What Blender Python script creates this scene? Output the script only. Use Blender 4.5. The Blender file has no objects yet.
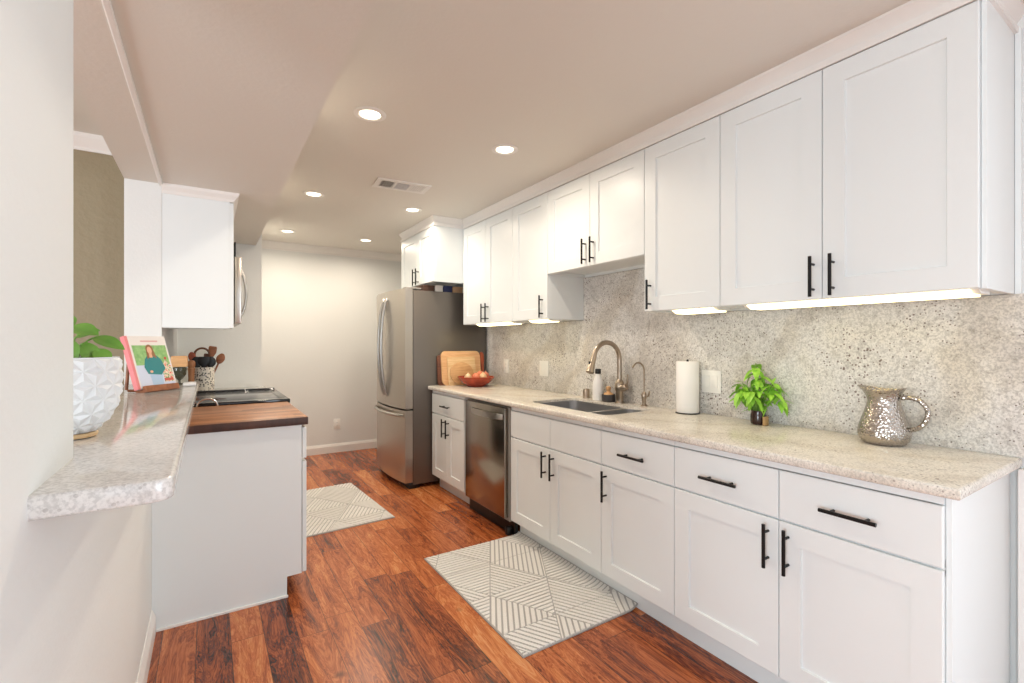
import bpy, bmesh, math, random
from mathutils import Vector, Matrix

random.seed(7)
SC = bpy.context.scene
COL = SC.collection
PI = math.pi

# ------------------------------------------------------------------ camera, world, exposure, added daylight fills
cam_data = bpy.data.cameras.new('camera')
cam = bpy.data.objects.new('camera', cam_data)
COL.objects.link(cam)
cam_data.sensor_width = 36.0
cam_data.lens = 472.73 / 1024 * 36.0
cam_data.shift_y = 1.64 / 1024
cam_data.clip_start = 0.05
cam.location = (0, 0, 1.30)
cam.rotation_euler = (PI / 2, 0, -0.5707)
SC.camera = cam

world = bpy.data.worlds.new('world')
SC.world = world
world.use_nodes = True
world.node_tree.nodes['Background'].inputs[0].default_value = (0.75, 0.87, 1.0, 1)
world.node_tree.nodes['Background'].inputs[1].default_value = 1.0

SC.view_settings.view_transform = 'Standard'
SC.view_settings.look = 'None'
SC.view_settings.gamma = 1.0
SC.view_settings.use_curve_mapping = False
SC.view_settings.exposure = 0.16


def area(name, loc, rot, sx, sy, power, color, shape='RECTANGLE', spread=PI):
    d = bpy.data.lights.new(name, 'AREA')
    d.shape = shape
    d.size = sx
    if shape in ('RECTANGLE', 'ELLIPSE'):
        d.size_y = sy
    d.energy = power
    d.color = color
    d.spread = spread
    o = bpy.data.objects.new(name, d)
    o.location = loc
    o.rotation_euler = rot
    COL.objects.link(o)
    return o


DAY = (0.82, 0.92, 1.0)
area('rear_daylight_fill', (-0.2, -4.85, 1.45), (PI / 2, 0, 0), 3.6, 2.0, 13, DAY)  # fill from an unseen rear window, set far back to even the light
area('right_daylight_fill', (2.26, -1.9, 1.15), (PI / 2, 0, PI / 2), 2.0, 2.0, 85, DAY)  # fill added out of view, as from an invented patio door
area('left_rear_daylight_fill', (-3.9, -1.4, 1.1), (PI / 2, 0, -PI / 2), 2.2, 1.3, 140, DAY)  # added off-frame fill that brightens the right cabinet fronts
area('dining_daylight_fill', (-3.9, 1.0, 1.5), (PI / 2, 0, -PI / 2), 1.8, 1.5, 46, (1.0, 0.95, 0.87))  # added to lift the dim dining side; its window is invented
WARM = (1.0, 0.87, 0.71)
CAN_POWER = 7.2
CANS = [(x, y) for y in (2.34, 3.82, 5.23) for x in (0.67, 1.452)]


# ------------------------------------------------------------------ materials
def lin(c):
    return tuple((v / 255 / 12.92) if v / 255 <= 0.04045 else ((v / 255 + 0.055) / 1.055) ** 2.4 for v in c) + (1.0,)


def mat(name, rgb, rough=0.5, metal=0.0, **kw):
    m = bpy.data.materials.new(name)
    m.use_nodes = True
    b = m.node_tree.nodes['Principled BSDF']
    b.inputs['Base Color'].default_value = lin(rgb)
    b.inputs['Roughness'].default_value = rough
    b.inputs['Metallic'].default_value = metal
    for k, v in kw.items():
        b.inputs[k.replace('_', ' ')].default_value = v
    return m


class NT:
    """small helper to write node graphs"""
    def __init__(s, m):
        s.m = m
        s.t = m.node_tree
        s.b = s.t.nodes['Principled BSDF']

    def n(s, typ, **kw):
        nd = s.t.nodes.new(typ)
        for k, v in kw.items():
            setattr(nd, k, v)
        return nd

    def link(s, a, b):
        s.t.links.new(a, b)

    def val(s, sock, v):
        if hasattr(v, 'is_output') or isinstance(v, bpy.types.NodeSocket):
            s.link(v, sock)
        else:
            sock.default_value = v

    def math(s, op, a, b=0.0, c=0.0):
        nd = s.n('ShaderNodeMath', operation=op)
        for i, v in enumerate((a, b, c)):
            s.val(nd.inputs[i], v)
        return nd.outputs[0]

    def coord(s, out='Object', scale=(1, 1, 1), loc=(0, 0, 0), rot=(0, 0, 0)):
        tc = s.n('ShaderNodeTexCoord')
        mp = s.n('ShaderNodeMapping')
        mp.inputs['Scale'].default_value = scale
        mp.inputs['Location'].default_value = loc
        mp.inputs['Rotation'].default_value = rot
        s.link(tc.outputs[out], mp.inputs[0])
        return mp.outputs[0]

    def noise(s, vec, scale=5, detail=2, rough=0.5, dist=0.0):
        nd = s.n('ShaderNodeTexNoise')
        s.link(vec, nd.inputs['Vector'])
        nd.inputs['Scale'].default_value = scale
        nd.inputs['Detail'].default_value = detail
        nd.inputs['Roughness'].default_value = rough
        nd.inputs['Distortion'].default_value = dist
        return nd.outputs['Fac']

    def voro(s, vec, scale=5, out='Distance', feature='F1', rnd=1.0):
        nd = s.n('ShaderNodeTexVoronoi', feature=feature)
        s.link(vec, nd.inputs['Vector'])
        nd.inputs['Scale'].default_value = scale
        nd.inputs['Randomness'].default_value = rnd
        return nd.outputs[out]

    def ramp(s, fac, stops, interp='LINEAR'):
        nd = s.n('ShaderNodeValToRGB')
        nd.color_ramp.interpolation = interp
        e = nd.color_ramp.elements
        while len(e) < len(stops):
            e.new(0.5)
        for el, (p, c) in zip(e, stops):
            el.position = p
            el.color = lin(c) if len(c) == 3 else c
        s.link(fac, nd.inputs[0])
        return nd.outputs[0]

    def mix(s, fac, a, b, mode='MIX'):
        nd = s.n('ShaderNodeMix', data_type='RGBA', blend_type=mode)
        s.val(nd.inputs[0], fac)
        for i, v in ((6, a), (7, b)):
            if isinstance(v, tuple) and len(v) == 3:
                v = lin(v)
            s.val(nd.inputs[i], v)
        return nd.outputs[2]

    def bump(s, h, strength=0.2, dist=0.01):
        nd = s.n('ShaderNodeBump')
        nd.inputs['Strength'].default_value = strength
        nd.inputs['Distance'].default_value = dist
        s.link(h, nd.inputs['Height'])
        s.link(nd.outputs[0], s.b.inputs['Normal'])

    def color(s, c):
        s.link(c, s.b.inputs['Base Color'])

    def rough(s, r):
        s.link(r, s.b.inputs['Roughness'])


def paint(name, rgb, rough=0.55, tex=0.08, scale=60):
    m = mat(name, rgb, rough)
    t = NT(m)
    v = t.coord()
    n = t.noise(v, scale, 3)
    t.bump(n, tex, 0.01)
    return m


M = {}
M['wall'] = paint('wall_paint', (229, 231, 229), 0.6)
M['ceil'] = paint('ceiling_paint', (226, 223, 215), 0.65)
M['olive'] = paint('olive_wall_paint', (150, 138, 112), 0.5, 0.5, 28)
M['trim'] = mat('trim_paint', (236, 234, 230), 0.4)
M['cab'] = mat('cabinet_paint', (231, 236, 236), 0.36)
M['black'] = mat('black_metal', (22, 21, 21), 0.38, 0.5)
M['dark'] = mat('black_plastic', (18, 18, 19), 0.35)
M['plastic'] = mat('white_plastic', (238, 237, 232), 0.35)
M['chrome'] = mat('chrome', (225, 225, 225), 0.12, 1.0)
M['nickel'] = mat('brushed_nickel', (176, 162, 146), 0.3, 1.0)
M['porcelain'] = mat('white_ceramic', (228, 229, 230), 0.35)
M['paper'] = mat('paper_towel', (243, 241, 237), 0.9)
M['leafy'] = None


def steel(name, rgb, rough=0.3, axis=(1, 1, 60)):
    m = mat(name, rgb, rough, 1.0)
    t = NT(m)
    v = t.coord(scale=axis)
    n = t.noise(v, 12, 2)
    r = t.math('MULTIPLY_ADD', n, 0.10, rough - 0.05)
    t.rough(r)
    return m


M['steel'] = steel('stainless_steel', (190, 183, 174), 0.30, (60, 60, 1))
M['dwsteel'] = steel('dishwasher_steel', (158, 149, 138), 0.2, (1, 60, 1))
M['sinksteel'] = steel('sink_steel', (172, 172, 174), 0.42)
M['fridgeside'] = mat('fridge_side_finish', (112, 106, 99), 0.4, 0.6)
M['handlesteel'] = mat('handle_steel', (190, 187, 182), 0.3, 1.0)


def granite(name, base_stops, speck=0.5, vein=0.4, rough=0.12, flecks=0.8):
    m = mat(name, (220, 215, 205), rough)
    t = NT(m)
    v = t.coord()
    big = t.noise(v, 2.2, 4, 0.6, 0.6)
    c = t.ramp(big, base_stops)
    fine = t.noise(v, 150, 3, 0.65)
    f1 = t.ramp(fine, [(0.40, (118, 116, 114)), (0.56, (255, 255, 255))])
    c = t.mix(speck, c, f1, 'MULTIPLY')
    mid = t.noise(v, 30, 5, 0.75, 0.6)
    f2 = t.ramp(mid, [(0.36, (128, 116, 100)), (0.5, (255, 255, 255)), (0.7, (252, 246, 236))])
    c = t.mix(vein, c, f2, 'MULTIPLY')
    # drifting veins
    w = t.n('ShaderNodeTexWave', wave_type='BANDS', bands_direction='DIAGONAL')
    t.link(v, w.inputs['Vector'])
    w.inputs['Scale'].default_value = 0.9
    w.inputs['Distortion'].default_value = 9.0
    w.inputs['Detail'].default_value = 4.0
    w.inputs['Detail Scale'].default_value = 1.4
    vw = t.ramp(w.outputs[0], [(0.0, (196, 182, 164)), (0.08, (226, 216, 200)), (0.35, (255, 255, 255))])
    c = t.mix(vein, c, vw, 'MULTIPLY')
    # garnet and black flecks that gather in clouds
    vd = t.voro(v, 92)
    cl = t.noise(v, 5, 2)
    th = t.math('MULTIPLY_ADD', cl, 0.9, -0.20)
    dot = t.math('LESS_THAN', vd, th)
    vc = t.voro(v, 92, 'Color')
    keep = t.math('GREATER_THAN', t.math('MULTIPLY', vc, 1.0), 0.60)
    dot = t.math('MULTIPLY', dot, keep)
    c = t.mix(t.math('MULTIPLY', dot, flecks), c, (92, 70, 62))
    t.color(c)
    return m


M['counter'] = granite('granite_counter', [(0.3, (226, 220, 210)), (0.55, (238, 232, 221)), (0.75, (230, 227, 222))], 0.30, 0.22, 0.13, 0.5)
M['splash'] = granite('granite_backsplash', [(0.28, (208, 204, 199)), (0.5, (226, 224, 220)), (0.72, (230, 226, 216))], 0.36, 0.32, 0.22, 0.8)
M['bar'] = granite('granite_bar', [(0.3, (214, 212, 209)), (0.55, (230, 228, 225)), (0.75, (222, 222, 222))], 0.26, 0.10, 0.10, 0.25)


def planks(name, width, length, stops, along='y', rough=0.25, grain=1.0, gap=0.012, seed=0.0, knots=True):
    m = mat(name, (150, 80, 50), rough)
    t = NT(m)
    v = t.coord()
    sp = t.n('ShaderNodeSeparateXYZ')
    t.link(v, sp.inputs[0])
    a, b = (sp.outputs[0], sp.outputs[1]) if along == 'y' else (sp.outputs[1], sp.outputs[0])
    ra = t.math('DIVIDE', t.math('ADD', a, 20.03), width)
    row = t.math('FLOOR', ra)
    wn = t.n('ShaderNodeTexWhiteNoise', noise_dimensions='2D')
    cx = t.n('ShaderNodeCombineXYZ')
    t.link(row, cx.inputs[0])
    cx.inputs[1].default_value = seed + 3.7
    t.link(cx.outputs[0], wn.inputs['Vector'])
    rb = t.math('ADD', t.math('DIVIDE', t.math('ADD', b, 20.0), length), t.math('MULTIPLY', wn.outputs[0], 7.0))
    idx = t.math('FLOOR', rb)
    cv = t.n('ShaderNodeCombineXYZ')
    t.link(row, cv.inputs[0])
    t.link(idx, cv.inputs[1])
    w2 = t.n('ShaderNodeTexWhiteNoise', noise_dimensions='2D')
    t.link(cv.outputs[0], w2.inputs['Vector'])
    rnd = w2.outputs[0]
    # grain coordinates, shifted per plank
    gc = t.n('ShaderNodeCombineXYZ')
    t.link(t.math('ADD', t.math('MULTIPLY', a, 11.0), t.math('MULTIPLY', rnd, 37.0)), gc.inputs[0])
    t.link(t.math('ADD', t.math('MULTIPLY', b, 1.6), t.math('MULTIPLY', rnd, 91.0)), gc.inputs[1])
    figure = t.noise(gc.outputs[0], 1.1, 5, 0.62, 1.6)
    streak = t.math('FRACT', t.math('MULTIPLY', figure, 11.0))
    tri = t.math('ABSOLUTE', t.math('SUBTRACT', streak, 0.5))
    g2 = t.n('ShaderNodeCombineXYZ')
    t.link(t.math('ADD', t.math('MULTIPLY', a, 120.0), t.math('MULTIPLY', rnd, 50.0)), g2.inputs[0])
    t.link(t.math('MULTIPLY', b, 5.0), g2.inputs[1])
    fine = t.noise(g2.outputs[0], 1.0, 3, 0.6)
    fac = t.math('ADD', t.math('MULTIPLY', rnd, 0.24), t.math('MULTIPLY', figure, 0.60))
    fac = t.math('ADD', fac, t.math('MULTIPLY', tri, 0.30 * grain))
    fac = t.math('ADD', fac, t.math('MULTIPLY', t.math('SUBTRACT', fine, 0.5), 0.30 * grain))
    c = t.ramp(fac, stops)
    if knots:
        kn = t.voro(v, 3.1)
        kf = t.ramp(kn, [(0.02, (60, 26, 16)), (0.09, (255, 255, 255))])
        c = t.mix(0.8, c, kf, 'MULTIPLY')
    fa = t.math('FRACT', ra)
    ea = t.math('MINIMUM', fa, t.math('SUBTRACT', 1.0, fa))
    fb = t.math('FRACT', rb)
    eb = t.math('MULTIPLY', t.math('MINIMUM', fb, t.math('SUBTRACT', 1.0, fb)), length / width)
    e = t.math('MINIMUM', ea, eb)
    line = t.math('LESS_THAN', e, gap)
    c = t.mix(t.math('MULTIPLY', line, 0.75), c, (40, 18, 10))
    t.color(c)
    return m


M['floor'] = planks('floor_planks', 0.127, 0.92,
                    [(0.28, (50, 23, 15)), (0.37, (108, 51, 28)), (0.50, (166, 87, 45)), (0.64, (200, 121, 68)), (0.84, (224, 166, 112))],
                    'y', 0.27)
M['butcher'] = planks('walnut_butcher_block', 0.042, 0.30,
                      [(0.2, (96, 58, 38)), (0.40, (144, 94, 60)), (0.58, (176, 122, 82)), (0.95, (204, 156, 112))],
                      'x', 0.4, 0.7, 0.01, 5.0, False)


M['blocksides'] = planks('walnut_block_sides', 0.042, 0.30, [(0.2, (52, 30, 22)), (0.5, (84, 50, 36)), (0.95, (120, 78, 54))], 'x', 0.5, 0.5, 0.01, 5.0, False)  # darker walnut tones for the upright faces of the block


def wood(name, dark, light, scale=(4, 30, 30), rough=0.45):
    m = mat(name, light, rough)
    t = NT(m)
    v = t.coord(scale=scale)
    n = t.noise(v, 1.6, 4, 0.6, 0.8)
    t.color(t.ramp(n, [(0.3, dark), (0.7, light)]))
    return m


M['maple'] = wood('maple_wood', (214, 160, 108), (240, 196, 148), (3, 30, 30))
M['beech'] = wood('beech_wood', (190, 140, 90), (220, 176, 126), (3, 30, 30))
M['oakdark'] = wood('dark_wood', (84, 46, 30), (124, 74, 48), (3, 30, 30))
M['reddish'] = wood('cherry_wood', (140, 62, 38), (184, 92, 58), (30, 30, 4))
M['millwood'] = wood('mill_wood', (164, 104, 66), (200, 140, 96), (30, 30, 4))
M['paleboard'] = wood('pale_wood', (212, 172, 120), (236, 204, 158), (3, 30, 30))
M['easel'] = wood('walnut_easel', (110, 62, 36), (158, 98, 60), (3, 20, 20))

m = mat('rug_base', (176, 172, 166), 0.95)
t = NT(m); t.bump(t.noise(t.coord(), 300, 2), 0.5, 0.004)
m.node_tree.nodes['Principled BSDF'].inputs['Base Color'].default_value = lin((176, 174, 171))
M['rugbase'] = m
m = mat('rug_yarn', (232, 227, 218), 0.95)
t = NT(m)
nz = t.noise(t.coord(), 260, 2)
t.color(t.mix(nz, (220, 217, 211), (243, 241, 237)))
t.bump(nz, 0.7, 0.004)
M['rugrib'] = m
M['rugedge'] = mat('rug_binding', (168, 160, 150), 0.95)


def emit(name, rgb, strength):
    m = mat(name, rgb, 0.5)
    b = m.node_tree.nodes['Principled BSDF']
    b.inputs['Emission Color'].default_value = lin(rgb)
    b.inputs['Emission Strength'].default_value = strength
    return m


M['lens'] = emit('light_lens', (255, 240, 214), 5.0)
M['led'] = emit('led_lens', (255, 240, 186), 3.2)

m = mat('hammered_steel', (188, 184, 178), 0.16, 1.0)
t = NT(m)
v = t.coord()
hv = t.voro(v, 120)
t.bump(hv, 0.5, 0.005)
m.node_tree.nodes['Principled BSDF'].inputs['Base Color'].default_value = lin((182, 175, 167))
M['hammered'] = m
M['pitchersteel'] = mat('pitcher_steel', (186, 178, 168), 0.2, 1.0)

m = mat('basil_leaf', (112, 176, 42), 0.45)
t = NT(m)
t.color(t.mix(t.noise(t.coord(), 30, 2), (120, 186, 44), (176, 226, 88)))
m.node_tree.nodes['Principled BSDF'].inputs['Subsurface Weight'].default_value = 0.0
M['basil'] = m
m = mat('pothos_leaf', (60, 120, 40), 0.35)
t = NT(m)
t.color(t.mix(t.noise(t.coord(), 18, 2, 0.5), (62, 118, 40), (132, 176, 72)))
M['pothos'] = m
M['stem'] = mat('green_stem', (110, 150, 60), 0.5)
M['soil'] = mat('soil', (52, 38, 28), 0.9)
M['jar'] = mat('dark_jar_glass', (52, 32, 26), 0.12)
M['cork'] = mat('tan_label', (186, 148, 100), 0.7)
m = mat('red_glaze', (150, 44, 26), 0.2)
t = NT(m)
t.color(t.mix(t.noise(t.coord(), 16, 3), (112, 28, 18), (196, 78, 44)))
M['redbowl'] = m
M['onion'] = mat('onion_skin', (226, 192, 150), 0.4)
M['peach'] = mat('peach_skin', (222, 130, 96), 0.5)
M['shallot'] = mat('shallot_skin', (200, 120, 96), 0.4)
M['ovenglass'] = mat('black_oven_glass', (14, 15, 18), 0.08)
M['cooktop'] = mat('cooktop_glass', (60, 64, 72), 0.1)
M['charcoal'] = mat('charcoal_ceramic', (62, 58, 58), 0.55)
M['bottle'] = mat('white_bottle', (238, 237, 234), 0.35)
M['smoke'] = mat('smoky_glass', (92, 92, 74), 0.1, 0.0, Transmission_Weight=0.55, IOR=1.45)
M['navy'] = mat('navy_card', (38, 46, 84), 0.6)
M['tancard'] = mat('tan_card', (176, 140, 104), 0.7)
M['browncard'] = mat('brown_card', (74, 48, 34), 0.7)
M['whitecard'] = mat('white_card', (214, 206, 196), 0.7)
M['grey'] = mat('grey_plastic', (150, 146, 140), 0.5)
M['ventdark'] = mat('vent_duct', (52, 40, 32), 0.8)

m = mat('speckled_ceramic', (226, 222, 212), 0.3)
t = NT(m)
v = t.coord()
d1 = t.math('LESS_THAN', t.voro(v, 75), 0.42)
vcol = t.voro(v, 75, 'Color')
t.color(t.mix(t.math('MULTIPLY', d1, t.math('GREATER_THAN', vcol, 0.35)), (228, 222, 210), (64, 62, 60)))
M['speckle'] = m

# book print colours
M['bk_cover'] = mat('cover_cream', (232, 226, 222), 0.25)
M['bk_pink'] = mat('spine_pink', (226, 134, 138), 0.4)
M['bk_page'] = mat('pages', (236, 230, 216), 0.8)
m = mat('print_foliage', (120, 180, 90), 0.3)
t = NT(m); t.color(t.mix(t.noise(t.coord(), 60, 3), (84, 150, 66), (178, 214, 150)))
M['bk_green'] = m
M['bk_teal'] = mat('print_teal', (42, 128, 132), 0.3)
M['bk_jean'] = mat('print_denim', (170, 196, 222), 0.3)
M['bk_skin'] = mat('print_skin', (226, 176, 146), 0.3)
M['bk_hair'] = mat('print_hair', (150, 104, 66), 0.3)
M['bk_sky'] = mat('print_pale_blue', (204, 212, 232), 0.3)
M['bk_red'] = mat('print_red', (196, 84, 70), 0.3)
m = mat('print_flowers', (220, 214, 190), 0.3)
t = NT(m)
v = t.coord()
t.color(t.ramp(t.noise(v, 90, 2), [(0.38, (96, 140, 76)), (0.5, (236, 226, 206)), (0.6, (214, 110, 90))]))
M['bk_flower'] = m
M['bk_title'] = mat('print_title', (214, 170, 168), 0.3)


# ------------------------------------------------------------------ mesh helpers
class MB:
    def __init__(s):
        s.bm = bmesh.new()
        s.mi = 0

    def _tag(s, faces, mi=None):
        for f in faces:
            f.material_index = s.mi if mi is None else mi

    def box(s, x0, x1, y0, y1, z0, z1, bev=0.0, seg=2):
        vs = [s.bm.verts.new((x, y, z)) for x in (x0, x1) for y in (y0, y1) for z in (z0, z1)]
        F = [(0, 1, 3, 2), (4, 6, 7, 5), (0, 4, 5, 1), (2, 3, 7, 6), (0, 2, 6, 4), (1, 5, 7, 3)]
        fs = [s.bm.faces.new([vs[i] for i in f]) for f in F]
        s._tag(fs)
        if bev > 0:
            ed = list({e for f in fs for e in f.edges})
            r = bmesh.ops.bevel(s.bm, geom=ed, offset=bev, segments=seg, affect='EDGES', profile=0.5)
            s._tag(r['faces'])
        return s

    def poly_prism(s, pts, axis, a0, a1, bev=0.0):
        """pts 2D polygon extruded along axis ('x','y','z') from a0 to a1"""
        def P(p, a):
            if axis == 'x': return (a, p[0], p[1])
            if axis == 'y': return (p[0], a, p[1])
            return (p[0], p[1], a)
        lo = [s.bm.verts.new(P(p, a0)) for p in pts]
        hi = [s.bm.verts.new(P(p, a1)) for p in pts]
        n = len(pts)
        fs = [s.bm.faces.new(lo), s.bm.faces.new(hi[::-1])]
        for i in range(n):
            fs.append(s.bm.faces.new((lo[i], hi[i], hi[(i + 1) % n], lo[(i + 1) % n])))
        s._tag(fs)
        if bev > 0:
            ed = list({e for f in fs for e in f.edges})
            r = bmesh.ops.bevel(s.bm, geom=ed, offset=bev, segments=2, affect='EDGES', profile=0.5)
            s._tag(r['faces'])
        return s

    def loft(s, rings, cap0=True, cap1=True, closed=True):
        vr = [[s.bm.verts.new(p) for p in r] for r in rings]
        fs = []
        n = len(rings[0])
        for a, b in zip(vr, vr[1:]):
            for i in range(n if closed else n - 1):
                j = (i + 1) % n
                fs.append(s.bm.faces.new((a[i], a[j], b[j], b[i])))
        if cap0: fs.append(s.bm.faces.new(vr[0][::-1]))
        if cap1: fs.append(s.bm.faces.new(vr[-1]))
        s._tag(fs)
        return vr

    def lathe(s, prof, c=(0, 0, 0), n=32, cap0=True, cap1=True, fn=None):
        rings = []
        for r, z in prof:
            ring = []
            for i in range(n):
                a = 2 * PI * i / n
                p = Vector((c[0] + r * math.cos(a), c[1] + r * math.sin(a), c[2] + z))
                if fn: p = fn(p, a, r, z)
                ring.append(p)
            rings.append(ring)
        s.loft(rings, cap0, cap1)
        return s

    def tube(s, pts, r, n=12, cap=True):
        pts = [Vector(p) for p in pts]
        rad = r if isinstance(r, (list, tuple)) else [r] * len(pts)
        T = []
        for i in range(len(pts)):
            a = pts[max(i - 1, 0)]
            b = pts[min(i + 1, len(pts) - 1)]
            T.append((b - a).normalized())
        up = Vector((0, 0, 1))
        if abs(T[0].dot(up)) > 0.9: up = Vector((1, 0, 0))
        u = T[0].cross(up).normalized()
        rings = []
        for i, p in enumerate(pts):
            u = (u - T[i] * u.dot(T[i])).normalized()
            w = T[i].cross(u)
            rings.append([p + (u * math.cos(2 * PI * k / n) + w * math.sin(2 * PI * k / n)) * rad[i] for k in range(n)])
        s.loft(rings, cap, cap)
        return s

    def sphere(s, c, r, sc=(1, 1, 1), u=20, v=12):
        prof = []
        rings = []
        for j in range(v + 1):
            ph = -PI / 2 + PI * j / v
            rr = max(math.cos(ph), 0.02)
            rings.append([(c[0] + r * sc[0] * rr * math.cos(2 * PI * i / u), c[1] + r * sc[1] * rr * math.sin(2 * PI * i / u),
                           c[2] + r * sc[2] * math.sin(ph)) for i in range(u)])
        s.loft(rings)
        return s

    def sweep(s, path, prof, closed_prof=True):
        """mitred moulding: path in xy, prof = (out, z); out is to the left of travel"""
        P = [Vector((p[0], p[1])) for p in path]
        rings = []
        for i, p in enumerate(P):
            d0 = (P[i] - P[i - 1]).normalized() if i > 0 else None
            d1 = (P[i + 1] - P[i]).normalized() if i < len(P) - 1 else None
            if d0 is None: d0 = d1
            if d1 is None: d1 = d0
            n0 = Vector((-d0.y, d0.x)); n1 = Vector((-d1.y, d1.x))
            m_ = (n0 + n1)
            m_ = m_ / (1 + n0.dot(n1))
            rings.append([(p.x + m_.x * o, p.y + m_.y * o, z) for o, z in prof])
        s.loft(rings)
        return s

    def build(s, name, mats, parent=None, smooth=True, angle=35):
        bm = s.bm
        bmesh.ops.recalc_face_normals(bm, faces=bm.faces)
        root = parent
        while root is not None and root.parent is not None:
            root = root.parent
        off = root.location.copy() if root is not None else None
        rotm = root.rotation_euler.to_matrix().inverted() if root is not None else None
        me = bpy.data.meshes.new(name)
        if root is None:
            # origin at the middle of the base
            xs = [v.co.x for v in bm.verts]; ys = [v.co.y for v in bm.verts]; zs = [v.co.z for v in bm.verts]
            off = Vector(((min(xs) + max(xs)) / 2, (min(ys) + max(ys)) / 2, min(zs)))
            for v in bm.verts: v.co -= off
        else:
            for v in bm.verts: v.co = rotm @ (v.co - off)
        if smooth:
            lim = math.radians(angle)
            for f in bm.faces: f.smooth = True
            for e in bm.edges:
                if len(e.link_faces) == 2:
                    if e.calc_face_angle(0) > lim: e.smooth = False
        bm.to_mesh(me)
        bm.free()
        for mm in (mats if isinstance(mats, (list, tuple)) else [mats]):
            me.materials.append(mm)
        o = bpy.data.objects.new(name, me)
        COL.objects.link(o)
        if parent is not None:
            o.parent = parent
        else:
            o.location = off
        return o


def thing(name, label, cat, loc=(0, 0, 0), group=None, rz=0.0):
    o = bpy.data.objects.new(name, None)
    o.empty_display_size = 0.05
    o.location = loc
    o.rotation_euler = (0, 0, rz)
    COL.objects.link(o)
    o['label'] = label
    o['category'] = cat
    if group: o['group'] = group
    return o


def tag(o, label, cat, group=None):
    o['label'] = label
    o['category'] = cat
    if group: o['group'] = group
    return o


def struct(name, mb, m, smooth=True):
    o = mb.build(name, m, None, smooth, 14)
    o['kind'] = 'structure'
    return o


def copy_tree(src, parent=None):
    c = src.copy()
    COL.objects.link(c)
    if parent is not None:
        c.parent = parent
    for ch in list(src.children):
        copy_tree(ch, c)
    return c


# ------------------------------------------------------------------ room shell
XW = 2.315          # right wall
XS = 2.295          # face of the backsplash
YB = 5.875           # back wall
ZC = 2.43           # ceiling
XH = -0.215          # kitchen face of the left walls
XH2 = -0.375         # dining face
ZS = 2.17            # underside of the soffit
YR = -5.0            # rear wall

struct('floor', MB().box(-4.1, XW + 0.1, YR - 0.1, YB + 0.1, -0.1, 0.0), M['floor'], False)
struct('ceiling', MB().box(-4.1, XW + 0.1, YR - 0.1, YB + 0.1, ZC, ZC + 0.1), M['ceil'], False)
w = MB()
w.box(XW, XW + 0.1, -0.85, YB, 0, ZC)
w.box(XW, XW + 0.1, YR, -2.95, 0, ZC)
w.box(XW, XW + 0.1, -2.95, -0.85, 2.2, ZC)  # opening invented beside the right-hand fill light
struct('wall_right', w, M['wall'], False)
struct('wall_back', MB().box(0.40, XW, YB, YB + 0.1, 0, ZC), M['wall'], False)
struct('wall_return', MB().box(XH, 0.40, 4.77, YB + 0.1, 0, ZC), M['wall'], False)
struct('wall_left', MB().box(XH2, XH, 3.205, YB + 0.1, 0, ZC), M['wall'], False)
struct('wall_column', MB().box(XH2, XH, 0.55, 1.20, 0, ZC), M['wall'], False)
struct('wall_half', MB().box(XH2, XH, 1.20, 3.205, 0, 1.046), M['wall'], False)
struct('wall_dining', MB().box(-4.0, XH2, 3.42, 3.52, 0, ZC), M['olive'], False)
w = MB()
w.box(-4.1, -4.0, 1.95, 3.52, 0, ZC)
w.box(-4.1, -4.0, -0.25, 0.05, 0, ZC)
w.box(-4.1, -4.0, YR, -2.55, 0, ZC)
w.box(-4.1, -4.0, 0.05, 1.95, 0, 0.7)
w.box(-4.1, -4.0, 0.05, 1.95, 2.3, ZC)
w.box(-4.1, -4.0, -2.55, -0.25, 0, 0.45)
w.box(-4.1, -4.0, -2.55, -0.25, 2.35, ZC)  # both openings on this side invented for the left fills
struct('wall_dining_side', w, M['wall'], False)
# rear wall with an unseen window opening, made for the rear fill
w = MB()
w.box(-4.0, -2.1, YR - 0.1, YR, 0, ZC)
w.box(-2.1, 1.7, YR - 0.1, YR, 0, 0.4)
w.box(-2.1, 1.7, YR - 0.1, YR, 2.35, ZC)
w.box(1.7, XW, YR - 0.1, YR, 0, ZC)
struct('wall_rear', w, M['wall'], False)
# header over the pass-through and the dropped soffit
struct('ceiling_header', MB().box(XH2, XH, 1.20, 3.205, ZS, ZC), M['ceil'], False)
struct('ceiling_soffit', MB().box(XH, 0.355, -1.2, 4.77, ZS, ZC), M['ceil'], False)

CROWN = [(0, -0.085), (0.009, -0.085), (0.012, -0.068), (0.024, -0.05), (0.042, -0.022), (0.046, -0.010), (0.046, 0), (0, 0)]
BASE = [(0, 0), (0.016, 0), (0.016, 0.075), (0.011, 0.088), (0.007, 0.098), (0.004, 0.105), (0, 0.105)]


def zc(p, z):
    return [(a, b + z) for a, b in p]


struct('trim_1', MB().sweep([(XW, YB), (0.40, YB)], zc(CROWN, ZC)), M['trim'])
struct('trim_2', MB().sweep([(XH2, 3.42), (-4.0, 3.42)], zc(CROWN, ZC)), M['trim'])
struct('trim_3', MB().box(XH - 0.012, XH + 0.006, 1.20, 3.205, ZS - 0.012, ZS, 0.004), M['trim'])
struct('baseboard_back', MB().sweep([(XW, YB), (0.40, YB)], BASE), M['trim'])
struct('baseboard_left', MB().sweep([(XH, 2.650), (XH, 0.55)], [(a, b) for a, b in BASE]), M['trim'])
struct('baseboard_dining', MB().sweep([(XH2, 3.42), (-4.0, 3.42)], BASE), M['trim'])
struct('baseboard_right', MB().sweep([(XW, -0.85), (XW, 0.39)], BASE), M['trim'])
struct('trim_4', MB().box(XS - 0.012, XW - 0.0005, 0.395, 0.4185, 0.106, 0.878, 0.003), M['trim'])

# ------------------------------------------------------------------ cabinet pieces
GAP = 0.0015


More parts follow.
